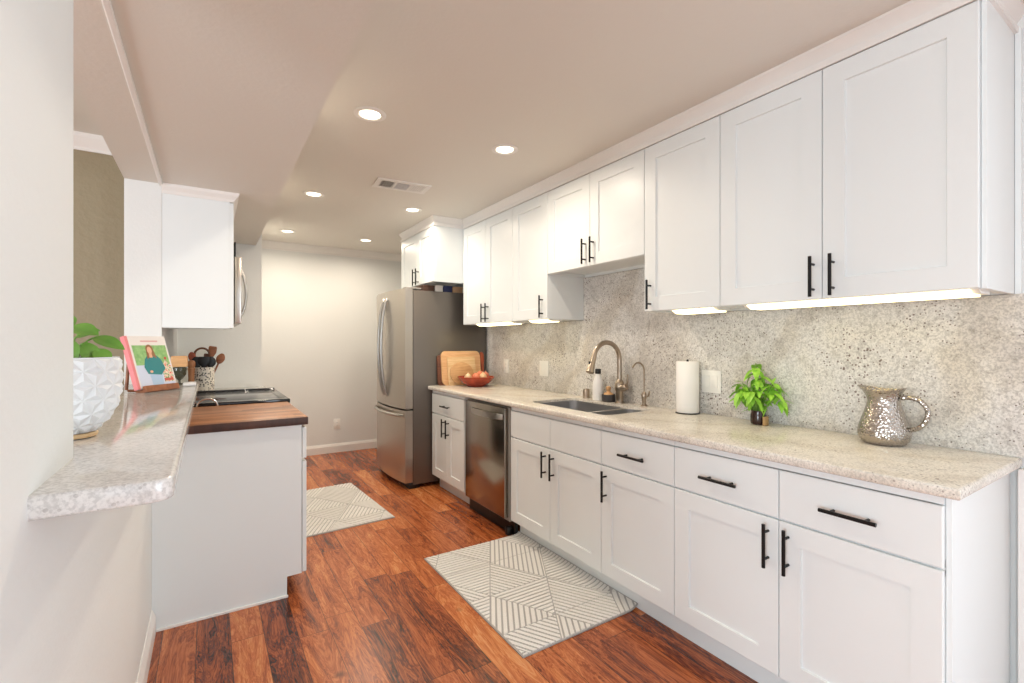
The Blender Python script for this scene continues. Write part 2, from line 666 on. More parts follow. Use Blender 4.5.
def shaker_rings(u0, u1, z0, z1, x, d, t, stile, rec, plain=False):
    """door slab in the y-z plane; x = front face, d = +1/-1 direction the front looks along x"""
    def R(i, dx):
        return [(x - d * dx, u0 + i, z0 + i), (x - d * dx, u1 - i, z0 + i), (x - d * dx, u1 - i, z1 - i), (x - d * dx, u0 + i, z1 - i)]
    if plain:
        return [R(0, t), R(0, 0.0025), R(0.0025, 0)]
    return [R(0, t), R(0, 0.002), R(0.002, 0), R(stile, 0), R(stile + 0.0025, rec)]


def front(name, parent, y0, y1, z0, z1, x, d, plain=False, stile=0.072, label=None):
    mb = MB()
    mb.loft(shaker_rings(y0 + GAP, y1 - GAP, z0 + GAP, z1 - GAP, x, d, 0.02, stile, 0.008, plain))
    o = mb.build(name, M['cab'], parent, True, 20)
    if label: o['label'] = label
    return o


def pull(parent, x, d, y, z, length=0.155, vertical=True, r=0.0062):
    mb = MB()
    so = 0.032
    cs = 0.048
    xb = x + d * so
    if vertical:
        mb.tube([(xb, y, z - length / 2), (xb, y, z + length / 2)], r, 10)
        for k in (-cs, cs): mb.tube([(x, y, z + k), (xb, y, z + k)], 0.0048, 8)
    else:
        mb.tube([(xb, y - length / 2, z), (xb, y + length / 2, z)], r, 10)
        for k in (-cs, cs): mb.tube([(x, y + k, z), (xb, y + k, z)], 0.0048, 8)
    o = mb.build('handle', M['black'], parent)
    o['label'] = 'black bar pull'
    return o


def carcass(parent, xf, xb, y0, y1, z0, z1, closed_top=True, t=0.016, bottom_up=0.0, end0=True):
    """panels of a cabinet box; xf is the side behind the doors, xb at the wall"""
    a, b = min(xf, xb), max(xf, xb)
    mb = MB()
    g = 0.0008
    mb.box(a, b, y0 + g, y0 + t, z0, z1)
    mb.box(a, b, y1 - t, y1 - g, z0, z1)
    mb.box(a, b, y0 + t, y1 - t, z0 + bottom_up, z0 + bottom_up + t)
    s = 0.01 if xb > xf else -0.01
    c, e = sorted((xb - s, xb))
    mb.box(c, e, y0 + t, y1 - t, z0 + bottom_up + t, z1)
    if closed_top:
        mb.box(a, b, y0 + t, y1 - t, z1 - t, z1)
    else:
        f0, f1 = sorted((xf, xf + 2 * s))
        mb.box(f0, f1, y0 + t, y1 - t, z1 - 0.03, z1)
    if bottom_up:
        f0, f1 = sorted((xf, xf + 2 * s))
        mb.box(f0, f1, y0 + t, y1 - t, z0, z0 + bottom_up)
        f0, f1 = sorted((xb, xb - 2 * s))
        mb.box(f0, f1, y0 + t, y1 - t, z0, z0 + bottom_up)
    return mb.build('body', M['cab'], parent, False)


# ------------------------------------------------------------------ right base cabinets
XA = 1.696           # door faces
XC = XA + 0.02       # carcass front
ZB, ZT, ZD0, ZD1 = 0.118, 0.853, 0.674, 0.678
ZCAB = 0.880


def base_cabinet(label, y0, y1, doors, drawers, open_top=False, toe=True, pulls=True):
    c = thing('base_cabinet', label, 'cabinet', ((XC + XS) / 2, (y0 + y1) / 2, 0), 'white base cabinets along the right wall')
    carcass(c, XC, XS, y0, y1, ZB - 0.003, ZCAB, not open_top)
    # face rail seen as a grey line above the drawers
    MB().box(XA + 0.006, XC, y0 + GAP, y1 - GAP, ZT + 0.002, ZCAB, 0).build('top_rail', M['cab'], c, False)
    MB().box(XC - 0.004, XC + 0.012, y0 + GAP, y1 - GAP, 0.655, 0.70, 0).build('middle_rail', M['cab'], c, False)
    MB().box(1.772, 1.787, y0, y1, 0, ZB - 0.003, 0).build('toe_kick', M['cab'], c, False)
    for (a, b, hy) in doors:
        dr = front('door', c, a, b, ZB, ZD0, XA, -1)
        pull(dr, XA, -1, hy, 0.577)
    for (a, b, has) in drawers:
        dr = front('drawer', c, a, b, ZD1, ZT, XA, -1, True)
        if has: pull(dr, XA, -1, (a + b) / 2, 0.760, 0.157, False)
    return c


c1 = base_cabinet('wide white base cabinet under the silver pitcher, two drawers over two doors', 0.4514, 1.3432,
                  [(0.4514, 0.8975, 0.864), (0.8975, 1.3432, 0.934)], [(0.4514, 0.8975, True), (0.8975, 1.3432, True)])
MB().box(XA + 0.018, XS, 0.438, 0.4512, 0, ZCAB, 0.001).build('end_panel', M['cab'], c1, False)
base_cabinet('narrow white base cabinet with one drawer and one door, right of the sink cabinet', 1.3432, 1.796,
             [(1.3432, 1.796, 1.758)], [(1.3432, 1.796, True)])
base_cabinet('white sink base cabinet with plain false fronts above two doors, beside the dishwasher', 1.796, 2.659,
             [(1.796, 2.2275, 2.191), (2.2275, 2.659, 2.270)], [(1.796, 2.2275, False), (2.2275, 2.659, False)], True)
c4 = base_cabinet('small white base cabinet between the dishwasher and the refrigerator', 3.330, 3.978,
                  [(3.344, 3.661, 3.622), (3.661, 3.978, 3.702)], [(3.344, 3.978, True)])

# ------------------------------------------------------------------ dishwasher
dw = thing('dishwasher', 'stainless steel dishwasher built in between white base cabinets', 'dishwasher', (1.98, 2.98, 0))
MB().box(1.70, 2.28, 2.675, 3.29, 0.10, 0.865, 0.004).build('body', M['grey'], dw)
mb = MB()
mb.box(1.667, 1.699, 2.692, 3.262, 0.125, 0.862, 0.002)
mb.build('door', M['dwsteel'], dw)
mb = MB()
pts = []
for i in range(17):
    s_ = i / 16
    y = 2.715 + (3.165 - 2.715) * s_
    pts.append((1.667 - 0.034 * math.sin(PI * s_) ** 0.6 - 0.004, y))
prof = pts + [(p[0] + 0.012, p[1]) for p in pts[::-1]]
mb.poly_prism([(p[0], p[1]) for p in prof], 'z', 0.782, 0.820, 0.002)
h = mb.build('handle', M['handlesteel'], dw)
h['label'] = 'bowed stainless bar handle'
MB().box(1.735, 1.76, 2.665, 3.325, 0.0, 0.098, 0.003).build('toe_kick', M['dark'], dw)
MB().box(1.69, 1.734, 2.69, 2.73, 0.0, 0.06, 0.012).build('foot', M['dark'], dw)

# ------------------------------------------------------------------ countertop with sink cut-out
XE = 1.668
mb = MB()
hx0, hx1, hy0, hy1 = 1.785, 2.165, 1.85, 2.565
cy0, cy1 = 0.41, 4.005
zt, zb_ = 0.914, 0.8815


def ring(x0, x1, y0, y1, z):
    return [(x0, y0, z), (x1, y0, z), (x1, y1, z), (x0, y1, z)]


b = mb.bm
def rr(x0, x1, y0, y1, z, r, n=5):
    out = []
    for cx_, cy_, a0 in ((x0 + r, y0 + r, PI), (x1 - r, y0 + r, 1.5 * PI), (x1 - r, y1 - r, 0), (x0 + r, y1 - r, 0.5 * PI)):
        for k in range(n + 1):
            a = a0 + 0.5 * PI * k / n
            out.append((cx_ + r * math.cos(a), cy_ + r * math.sin(a), z))
    return out


def slab_with_hole(mb, ox0, ox1, oy0, oy1, hole, z0, z1, ease, r):
    bm = mb.bm
    rings = []
    # outer side, eased
    prof = [(ease, z0), (0.3 * ease, z0 + 0.3 * ease), (0, z0 + ease), (0, z1 - ease), (0.3 * ease, z1 - 0.3 * ease), (ease, z1)]
    for o_, z in prof:
        rings.append([bm.verts.new(p) for p in ring(ox0 + o_, ox1, oy0 + o_, oy1, z)])
    for a_, b_ in zip(rings, rings[1:]):
        for i in range(4):
            bm.faces.new((a_[i], a_[(i + 1) % 4], b_[(i + 1) % 4], b_[i]))
    top, bot = rings[-1], rings[0]
    if hole is None:
        bm.faces.new(top); bm.faces.new(bot[::-1]); return
    ht = [bm.verts.new(p) for p in rr(*hole, z1, r)]
    hb = [bm.verts.new(p) for p in rr(*hole, z0, r)]
    n = len(ht)
    for i in range(n):
        bm.faces.new((ht[i], ht[(i + 1) % n], hb[(i + 1) % n], hb[i]))
    q = n // 4
    for outer, inner, flip in ((top, ht, False), (bot, hb, True)):
        for k in range(4):
            # inner arc k plus straight to next arc start, joined to the outer edge k -> k+1
            arc = [inner[k * q + i] for i in range(q)] + [inner[((k + 1) * q) % n]]
            mid = q - 1
            loop = [outer[k], outer[(k + 1) % 4]] + [inner[((k + 1) * q + i) % n] for i in range(q // 2, -1, -1)] + \
                   [inner[k * q + i] for i in range(q - 1, q // 2 - 1, -1)]
            bm.faces.new(loop if not flip else loop[::-1])


slab_with_hole(mb, XE, XS - 0.001, cy0, cy1, (hx0, hx1, hy0, hy1), zb_, zt, 0.008, 0.05)
o = mb.build('countertop', M['counter'], None, True, 50)
tag(o, 'long speckled cream granite countertop over the right base cabinets', 'countertop')

# backsplash slab on the right wall (taller above the sink)
mb = MB()
pr = [(0.385, 0.9145), (4.06, 0.9145), (4.06, 1.466), (2.612, 1.466), (2.612, 1.772), (1.753, 1.772), (1.753, 1.466), (0.385, 1.466)]
mb.poly_prism(pr, 'x', XS, XW - 0.0005)
o = mb.build('backsplash', M['splash'], None, False)
tag(o, 'speckled grey granite backsplash slab on the right wall above the counter', 'backsplash')

# ------------------------------------------------------------------ sink
sk = thing('sink', 'stainless steel double-bowl undermount sink set in the granite counter', 'sink', (1.975, 2.2, 0.70))


def bowl(x0, x1, y0, y1, z0, z1, r=0.05):
    mb = MB()
    outer = [rr(x0 - 0.002, x1 + 0.002, y0 - 0.002, y1 + 0.002, z, r + 0.002) for z in (z0 - 0.003, z1)]
    inner = [rr(x0, x1, y0, y1, z1, r), rr(x0, x1, y0, y1, z0 + 0.03, r), rr(x0 + 0.01, x1 - 0.01, y0 + 0.01, y1 - 0.01, z0 + 0.008, r), rr(x0 + 0.03, x1 - 0.03, y0 + 0.03, y1 - 0.03, z0, r)]
    mb.loft(outer + inner, True, True)
    return mb


b1 = bowl(hx0 + 0.003, hx1 - 0.003, 2.08, hy1 - 0.003, 0.700, 0.899).build('bowl', M['sinksteel'], sk, True, 40)
b2 = bowl(hx0 + 0.003, hx1 - 0.003, hy0 + 0.003, 2.045, 0.735, 0.899).build('bowl', M['sinksteel'], sk, True, 40)
for bb, (x, y, z) in ((b1, (1.975, 2.32, 0.7)), (b2, (1.975, 1.95, 0.735))):
    MB().lathe([(0.045, 0.0002), (0.045, 0.003), (0.03, 0.004), (0.03, 0.001), (0.005, 0.001)], (x, y, z), 24).build('drain', M['chrome'], bb)
MB().box(hx0 + 0.012, hx1 - 0.012, 2.0475, 2.0775, 0.865, 0.9005, 0.006).build('divider', M['handlesteel'], sk)

# ------------------------------------------------------------------ upper cabinets, right
XU = 1.967
XUC = XU + 0.02
ZU, ZM, ZUT = 1.468, 1.774, 2.344


def upper_cabinet(label, y0, y1, z0, doors, ypull=None):
    c = thing('wall_cabinet', label, 'cabinet', ((XUC + XS) / 2, (y0 + y1) / 2, z0), 'white wall cabinets above the right counter')
    carcass(c, XUC, XW - 0.001 if z0 > 1.6 else XW - 0.001, y0, y1, z0, ZUT + 0.02, True, 0.016, 0.02)
    for a, b_, hy in doors:
        dr = front('door', c, a, b_, z0, ZUT, XU, -1, False, 0.074)
        pull(dr, XU, -1, hy, z0 + (0.087 if z0 < 1.6 else 0.092))
    return c


u1 = upper_cabinet('widest white wall cabinet at the near right end, two tall doors', 0.4406, 1.3054, ZU, [(0.4406, 0.8778, 0.838), (0.8778, 1.3054, 0.907)])
MB().box(XUC - 0.002, XW - 0.001, 0.428, 0.4404, ZU - 0.002, ZUT + 0.02, 0.001).build('end_panel', M['cab'], u1, False)
MB().box(XS, XW - 0.001, 0.412, 0.4275, ZU - 0.002, ZUT + 0.02, 0.002).build('filler_strip', M['cab'], u1, False)
upper_cabinet('single-door white wall cabinet just right of the short cabinet over the sink', 1.3054, 1.7514, ZU, [(1.3054, 1.7514, 1.707)])
upper_cabinet('short two-door white wall cabinet above the sink', 1.7514, 2.6128, ZM, [(1.7514, 2.1821, 2.148), (2.1821, 2.6128, 2.221)])
upper_cabinet('single-door white wall cabinet just left of the short cabinet over the sink', 2.6128, 3.0545, ZU, [(2.6128, 3.0545, 2.666)])
upper_cabinet('two-door white wall cabinet next to the refrigerator', 3.0545, 3.8924, ZU, [(3.0545, 3.4735, 3.43), (3.4735, 3.8924, 3.50)])

# cabinet above the fridge
fc = thing('wall_cabinet', 'deep white two-door cabinet mounted above the refrigerator', 'cabinet', (2.0, 4.32, 1.85))
XF = 1.678
carcass(fc, XF + 0.02, XW - 0.001, 3.912, 4.733, 1.85, ZUT + 0.02, True, 0.016, 0.02)
MB().box(XF + 0.018, XUC - 0.001, 3.8985, 3.9115, 1.848, ZUT + 0.02, 0.001).build('end_panel', M['cab'], fc, False)
for a, b_, hy in ((3.90, 4.292, 4.253), (4.292, 4.733, 4.331)):
    dr = front('door', fc, a, b_, 1.85, ZUT, XF, -1, False, 0.07)
    pull(dr, XF, -1, hy, 1.928)

# crown along the cabinet tops
CC = [(0, -0.084), (0.012, -0.084), (0.012, -0.064), (0.002, -0.060), (0.002, -0.052), (0.010, -0.036), (0.020, -0.018), (0.026, -0.010), (0.026, 0), (-0.02, 0), (-0.02, -0.084)]
struct('trim_5', MB().sweep([(XW, 0.43), (XU + 0.008, 0.43), (XU + 0.008, 3.902), (XF + 0.008, 3.902), (XF + 0.008, 4.735), (XW, 4.735)], zc(CC, ZC)), M['trim'])

# ------------------------------------------------------------------ under-cabinet lights
def led(label, y0, y1):
    c = thing('cabinet_light', label, 'light', (2.05, (y0 + y1) / 2, 1.447), 'slim lights under the right wall cabinets')
    mb = MB()
    mb.poly_prism([(2.0, 1.4875), (2.0, 1.468), (2.03, 1.456), (2.115, 1.456), (2.125, 1.4875)], 'y', y0, y1)
    mb.build('housing', M['plastic'], c, False)
    mb = MB()
    mb.poly_prism([(1.997, 1.4855), (1.997, 1.465), (2.028, 1.450), (2.108, 1.450), (2.108, 1.4555), (2.03, 1.4555), (1.9995, 1.468), (1.9995, 1.4855)], 'y', y0 + 0.02, y1 - 0.02)
    mb.build('lens', M['led'], c, False)


led('glowing light strip under the widest wall cabinet, above the silver pitcher', 0.450, 1.215)
led('glowing light strip under the single-door cabinet right of the sink', 1.345, 1.612)
led('short glowing light strip under the single-door cabinet left of the sink', 2.64, 2.90)
led('glowing light strip under the wall cabinet beside the refrigerator', 3.12, 3.72)

# ------------------------------------------------------------------ refrigerator
fr = thing('refrigerator', 'stainless french-door refrigerator with a bottom freezer drawer', 'refrigerator', (1.88, 4.44, 0))
FY0, FY1 = 4.02, 4.86
MB().box(1.535, 2.28, FY0, FY1, 0.035, 1.775, 0.006).build('body', M['fridgeside'], fr)


def bowed(y0, y1, z0, z1, xe=1.462, bow=0.04, xb=1.53, n=14):
    yc, hw = (FY0 + FY1) / 2, (FY1 - FY0) / 2
    pts = []
    for i in range(n + 1):
        y = y0 + (y1 - y0) * i / n
        k = (y - yc) / hw
        x = xe - bow * (1 - abs(k) ** 2.2)
        pts.append((x, y))
    pts = [(xb, y0)] + pts + [(xb, y1)]
    mb = MB()
    mb.poly_prism(pts, 'z', z0, z1)
    return mb


d1 = bowed(FY0, 4.4385, 0.715, 1.785).build('door', M['steel'], fr, True, 25)
d2 = bowed(4.4415, FY1, 0.715, 1.785).build('door', M['steel'], fr, True, 25)
fz = bowed(FY0, FY1, 0.06, 0.700).build('freezer_drawer', M['steel'], fr, True, 25)
for dd, y, sgn in ((d1, 4.398, -1), (d2, 4.482, 1)):
    mb = MB()
    pts = []
    for i in range(25):
        s_ = i / 24
        z = 0.80 + 0.92 * s_
        off = math.sin(PI * s_) ** 0.55
        pts.append((1.424 - 0.062 * off, y + sgn * 0.03 * 0, z))
    mb.tube(pts, 0.013, 12)
    hh = mb.build('handle', M['handlesteel'], dd)
    hh['label'] = 'bowed vertical steel handle'
mb = MB()
pts = []
for i in range(25):
    s_ = i / 24
    y = FY0 + 0.04 + (FY1 - FY0 - 0.08) * s_
    k = (y - 4.44) / 0.42
    xs = 1.462 - 0.04 * (1 - abs(k) ** 2.2)
    pts.append((xs - 0.045 * math.sin(PI * s_) ** 0.35 + 0.004, y, 0.655))
mb.tube(pts, 0.015, 12)
hh = mb.build('handle', M['handlesteel'], fz)
hh['label'] = 'long horizontal steel freezer handle'
dp = bowed(4.57, 4.77, 1.02, 1.36, 1.4615, 0.04, 1.50).build('dispenser', M['dark'], d2, True, 25)
dp['label'] = 'dark water dispenser panel'
MB().box(1.50, 1.60, FY0 + 0.01, FY1 - 0.01, 0.0, 0.055, 0.004).build('kick_grille', M['dark'], fr)
MB().box(1.47, 1.62, 4.04, 4.12, 1.7855, 1.80, 0.004).build('hinge_cover', M['grey'], fr)
MB().box(1.47, 1.62, 4.76, 4.84, 1.7855, 1.80, 0.004).build('hinge_cover', M['grey'], fr)
for y in (4.08, 4.80):
    MB().lathe([(0.02, 0), (0.02, 0.036)], (2.2, y, 0.0), 12).build('foot', M['dark'], fr)

# a few boxes on top of the fridge, in the gap under the cabinet
for (x0, x1, z1, mm, lab) in ((1.645, 1.755, 1.832, 'browncard', 'brown flat box on the refrigerator top, leftmost in the gap'),
                              (1.765, 1.840, 1.836, 'whitecard', 'off-white box on the refrigerator top, beside the navy box'),
                              (1.850, 1.935, 1.838, 'navy', 'navy blue box on top of the refrigerator'),
                              (1.945, 2.045, 1.834, 'tancard', 'tan box on the refrigerator top, rightmost in the gap')):
    mb = MB()
    mb.box(x0, x1, 4.06, 4.22, 1.7755, z1 - 0.012, 0.002)
    mb.box(x0 - 0.002, x1 + 0.002, 4.058, 4.222, z1 - 0.016, z1, 0.002)
    tag(mb.build('storage_box', M[mm], None), lab, 'box', 'boxes on the refrigerator')

# ------------------------------------------------------------------ outlets and switches
def plate(name, label, cat, x, y, z, nx, w, h, kind):
    """nx=-1 on the right wall"""
    c = thing(name, label, cat, (x, y, z - h / 2))
    MB().box(x - 0.006, x - 0.0003, y - w / 2, y + w / 2, z - h / 2, z + h / 2, 0.002).build('cover_plate', M['plastic'], c)
    if kind == 'outlet':
        mb = MB(); mb.box(x - 0.0085, x - 0.0062, y - 0.017, y + 0.017, z - 0.034, z + 0.034, 0.001)
        r = mb.build('receptacle', M['plastic'], c)
        for dz in (-0.018, 0.018):
            for dy in (-0.006, 0.006):
                MB().box(x - 0.0089, x - 0.0086, y + dy - 0.001, y + dy + 0.001, z + dz - 0.004, z + dz + 0.005).build('slot', M['dark'], r, False)
    else:
        k = 2 if w > 0.1 else 1
        for i in range(k):
            yc = y + (i - (k - 1) / 2) * 0.046
            MB().box(x - 0.009, x - 0.0062, yc - 0.0165, yc + 0.0165, z - 0.033, z + 0.033, 0.001).build('rocker', M['plastic'], c)
    return c


plate('wall_outlet', 'narrow white outlet on the granite backsplash near the refrigerator', 'outlet', XS, 3.67, 1.09, -1, 0.078, 0.125, 'outlet')
plate('wall_switch', 'white double switch on the granite backsplash left of the faucet', 'switch', XS, 3.09, 1.094, -1, 0.118, 0.125, 'switch')
plate('wall_switch', 'white double switch on the granite backsplash between paper towels and basil', 'switch', XS, 1.572, 1.092, -1, 0.117, 0.122, 'switch')
c = thing('wall_outlet', 'white outlet low on the far back wall', 'outlet', (1.29, YB, 0.28))
MB().box(1.253, 1.327, YB - 0.006, YB - 0.0003, 0.277, 0.397, 0.002).build('cover_plate', M['plastic'], c)
r_ = MB().box(1.272, 1.308, YB - 0.0085, YB - 0.0062, 0.303, 0.371, 0.001).build('receptacle', M['plastic'], c)
for dz in (0.319, 0.355):
    for dx in (1.284, 1.296): MB().box(dx - 0.001, dx + 0.001, YB - 0.0089, YB - 0.0086, dz - 0.004, dz + 0.005).build('slot', M['dark'], r_, False)

# ------------------------------------------------------------------ recessed ceiling lights and vent
CAN_LABEL = ['largest recessed ceiling light, nearest on the left, by the soffit edge',
             'recessed ceiling light nearest on the right, in front of the wall cabinets',
             'recessed ceiling light in the left row, second from the front',
             'recessed ceiling light just in front of the cabinet over the refrigerator',
             'farthest recessed ceiling light in the left row, near the back wall',
             'farthest recessed ceiling light in the right row, near the back wall']
can0 = None
for i, (x, y) in enumerate(CANS):
    if can0 is None:
        can0 = thing('recessed_light', CAN_LABEL[0], 'ceiling light', (x, y, ZC), 'recessed ceiling lights')
        mb = MB()
        mb.lathe([(0.078, -0.0005), (0.078, -0.003), (0.072, -0.006), (0.055, -0.007), (0.05, -0.003), (0.05, -0.0005)], (x, y, ZC), 32)
        mb.build('trim_ring', M['trim'], can0)
        mb = MB()
        mb.lathe([(0.049, -0.001), (0.049, -0.003), (0.03, -0.0045), (0.004, -0.005)], (x, y, ZC), 28)
        mb.build('lens', M['lens'], can0)
        c_ = can0
    else:
        c_ = copy_tree(can0)
        c_.location = (x, y, ZC)
        c_['label'] = CAN_LABEL[i]
    area('can_lamp', (x, y, ZC - 0.012), (0, 0, 0), 0.095, 0.095, CAN_POWER, WARM, 'DISK', math.radians(165))

vt = thing('air_vent', 'rectangular white ceiling air vent with three louvre sections', 'vent', (1.168, 3.28, ZC), None, -0.09)
V0 = Vector((1.168, 3.28, 0))
Rv = Matrix.Rotation(-0.09, 3, 'Z')
def vb(mb, x0, x1, y0, y1, z0, z1):
    n0 = len(mb.bm.verts)
    mb.box(x0, x1, y0, y1, z0, z1)
    mb.bm.verts.ensure_lookup_table()
    for v in list(mb.bm.verts)[n0:]:
        p = Rv @ Vector((v.co.x, v.co.y, 0))
        v.co.x, v.co.y = p.x + V0.x, p.y + V0.y
mb = MB()
vb(mb, -0.19, 0.19, -0.10, -0.07, ZC - 0.008, ZC - 0.0005)
vb(mb, -0.19, 0.19, 0.07, 0.10, ZC - 0.008, ZC - 0.0005)
for a, b_ in ((-0.19, -0.155), (-0.062, -0.046), (0.046, 0.062), (0.155, 0.19)):
    vb(mb, a, b_, -0.07, 0.07, ZC - 0.008, ZC - 0.0005)
mb.build('frame', M['trim'], vt, False)
mb = MB(); vb(mb, -0.155, 0.155, -0.07, 0.07, ZC - 0.002, ZC - 0.0006)
mb.build('duct', M['ventdark'], vt, False)
for sec, (a, b_) in enumerate(((-0.155, -0.062), (-0.046, 0.046), (0.062, 0.155))):
    mb = MB()
    n = 6
    for k in range(n):
        if sec == 1:
            yy = -0.06 + 0.12 * k / (n - 1)
            vb(mb, a, b_, yy - 0.0022, yy + 0.0022, ZC - 0.008, ZC - 0.003)
        else:
            wdt = 0.0015 if sec == 0 else 0.0055
            xx = a + 0.008 + (b_ - a - 0.016) * k / (n - 1)
            vb(mb, xx - wdt, xx + wdt, -0.07, 0.07, ZC - 0.008, ZC - 0.003)
    mb.build('louvre', M['trim'], vt, False)

# ------------------------------------------------------------------ left side: bar, base cabinet, worktop, range
mb = MB()
zb0, zb1 = 1.047, 1.083
pts = []
r = 0.03
x0, x1, y0, y1 = -0.56, -0.047, 0.93, 3.20
# plan: near edge at y0 only on the kitchen side of the column, then the full width beyond it
plan = [(XH - 0.008, 0.93), (-0.077, 0.93), (-0.060, 0.936), (-0.050, 0.946), (-0.047, 0.962), (-0.047, 3.20), (-0.56, 3.20), (-0.56, 1.202), (XH - 0.008, 1.202)]
mb.poly_prism(plan, 'z', zb0, zb1, 0.006)
o = mb.build('bar_top', M['bar'], None, True, 50)
tag(o, 'pale granite bar ledge on the half wall, jutting past the white column', 'countertop')

lc = thing('base_cabinet', 'white base cabinet with a plain end panel, under the wooden worktop', 'cabinet', (0.1, 3.03, 0))
mb = MB()
mb.poly_prism([(XH + 0.0005, 0), (0.338, 0), (0.338, 0.105), (0.408, 0.105), (0.408, 0.876), (XH + 0.0005, 0.876)], 'y', 2.66, 2.676, 0.001)
mb.build('end_panel', M['cab'], lc, False)
carcass(lc, 0.405, XH + 0.001, 2.677, 3.415, 0.112, 0.876, True)
MB().box(0.322, 0.337, 2.677, 3.415, 0, 0.110).build('toe_kick', M['cab'], lc, False)
mb = MB()
mb.box(XH + 0.017, 0.343, 2.651, 2.6595, 0, 0.012, 0.002)
mb.build('shoe_trim', M['trim'], lc, False)
dr = front('drawer', lc, 2.664, 3.413, 0.70, 0.862, 0.432, 1, True)
pull(dr, 0.432, 1, 3.04, 0.78, 0.157, False)
for a, b_, hy in ((2.664, 3.038, 2.99), (3.038, 3.413, 3.086)):
    dd = front('door', lc, a, b_, 0.108, 0.686, 0.432, 1)
    pull(dd, 0.432, 1, hy, 0.585)

mb = MB()
mb.box(XH + 0.001, 0.437, 2.645, 3.405, 0.877, 0.917, 0.003)
mb.bm.normal_update()
bmesh.ops.recalc_face_normals(mb.bm, faces=mb.bm.faces)
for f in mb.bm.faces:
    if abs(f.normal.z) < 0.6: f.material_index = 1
o = mb.build('worktop', [M['butcher'], M['blocksides']], None)
tag(o, 'walnut butcher-block worktop on the left base cabinet', 'countertop')

rg = thing('range', 'slide-in range with a dark glass cooktop beyond the wooden worktop', 'range', (0.1, 3.88, 0))
RY0, RY1 = 3.42, 4.335
MB().box(-0.19, 0.42, RY0, RY1, 0.02, 0.905, 0.004).build('body', M['steel'], rg)
MB().box(-0.14, 0.40, RY0 + 0.07, RY1 - 0.05, 0.9265, 0.930, 0.001).build('cooktop_glass', M['cooktop'], rg)
mb = MB()
mb.box(-0.20, 0.455, RY0, RY0 + 0.07, 0.906, 0.934, 0.006)
mb.box(-0.20, 0.455, RY1 - 0.05, RY1, 0.906, 0.936, 0.006)
mb.box(-0.20, -0.14, RY0 + 0.07, RY1 - 0.05, 0.906, 0.932, 0.004)
mb.box(0.40, 0.455, RY0 + 0.07, RY1 - 0.05, 0.906, 0.932, 0.006)
mb.box(-0.14, 0.40, RY0 + 0.07, RY1 - 0.05, 0.906, 0.926)
mb.build('cooktop_frame', M['ovenglass'], rg)
MB().box(0.421, 0.455, RY0 + 0.004, RY1 - 0.004, 0.78, 0.904, 0.006).build('control_panel', M['ovenglass'], rg)
od = MB().box(0.421, 0.452, RY0 + 0.006, RY1 - 0.006, 0.22, 0.775, 0.006).build('oven_door', M['ovenglass'], rg)
MB().box(0.421, 0.450, RY0 + 0.006, RY1 - 0.006, 0.06, 0.215, 0.006).build('drawer', M['steel'], rg)
mb = MB()
mb.tube([(0.495, RY0 + 0.05, 0.73), (0.495, RY1 - 0.05, 0.73)], 0.011)
for y in (RY0 + 0.09, RY1 - 0.09): mb.tube([(0.45, y, 0.73), (0.495, y, 0.73)], 0.008)
mb.build('handle', M['handlesteel'], od)
for k in range(5):
    y = RY0 + 0.1 + k * (RY1 - RY0 - 0.2) / 4
    mb = MB()
    mb.tube([(0.453, y, 0.86), (0.468, y, 0.86), (0.482, y, 0.86), (0.486, y, 0.86)], [0.021, 0.021, 0.018, 0.012], 16)
    mb.build('knob', M['black'], rg)
for k in range(4):
    MB().lathe([(0.018, 0), (0.018, 0.02)], ((-0.12, 0.36)[k % 2], (RY0 + 0.08, RY1 - 0.08)[k // 2], 0), 12).build('foot', M['dark'], rg)

# counter beyond the range
mb = MB()
mb.box(XH + 0.001, 0.425, 4.34, 4.769, 0.877, 0.914, 0.004)
o = mb.build('side_counter', M['bar'], None)
tag(o, 'strip of pale counter beyond the cooktop, under the utensil crock', 'countertop')
fb = thing('base_cabinet', 'white base cabinet beyond the range at the far end of the left run', 'cabinet', (0.1, 4.55, 0))
carcass(fb, 0.400, XH + 0.001, 4.342, 4.768, 0.112, 0.876, True)
MB().box(0.322, 0.337, 4.342, 4.768, 0, 0.110).build('toe_kick', M['cab'], fb, False)
dd = front('door', fb, 4.342, 4.768, 0.108, 0.862, 0.421, 1)
pull(dd, 0.421, 1, 4.39, 0.70)

# wire-like curved handle at the back edge of the worktop
mb = MB()
pts = []
for i in range(15):
    a = PI * i / 14
    pts.append((-0.058 + 0.052 * (1 - math.cos(a)), 3.37, 0.922 + 0.045 * math.sin(a)))
mb.tube(pts, 0.0048, 10)
o = mb.build('pan_handle', M['chrome'], None)
tag(o, 'pale curved metal handle at the back edge of the wooden worktop', 'handle')

# ------------------------------------------------------------------ left wall cabinets and microwave
ZL = 1.387
lu = thing('wall_cabinet', 'white wall cabinet with a plain side panel above the bar end, next to the microwave', 'cabinet', (-0.05, 3.36, ZL))
MB().box(XH + 0.0005, 0.104, 3.2065, 3.222, ZL - 0.002, 2.135, 0.001).build('end_panel', M['cab'], lu, False)
carcass(lu, 0.100, XH + 0.001, 3.223, 3.50, ZL, 2.135, True, 0.016, 0.02)
dd = front('door', lu, 3.208, 3.50, ZL, 2.118, 0.124, 1, False, 0.06)
MB().box(-0.16, 0.04, 3.24, 3.48, ZL + 0.004, ZL + 0.0195, 0.003).build('light_bar', M['plastic'], lu)
lm = thing('wall_cabinet', 'white wall cabinet above the microwave', 'cabinet', (-0.05, 3.9, 1.87))
carcass(lm, 0.100, XH + 0.001, 3.502, 4.28, 1.862, 2.135, True)
for a, b_, hy in ((3.502, 3.891, 3.85), (3.891, 4.28, 3.93)):
    dd = front('door', lm, a, b_, 1.862, 2.118, 0.124, 1, False, 0.06)
    pull(dd, 0.124, 1, hy, 1.945, 0.13)
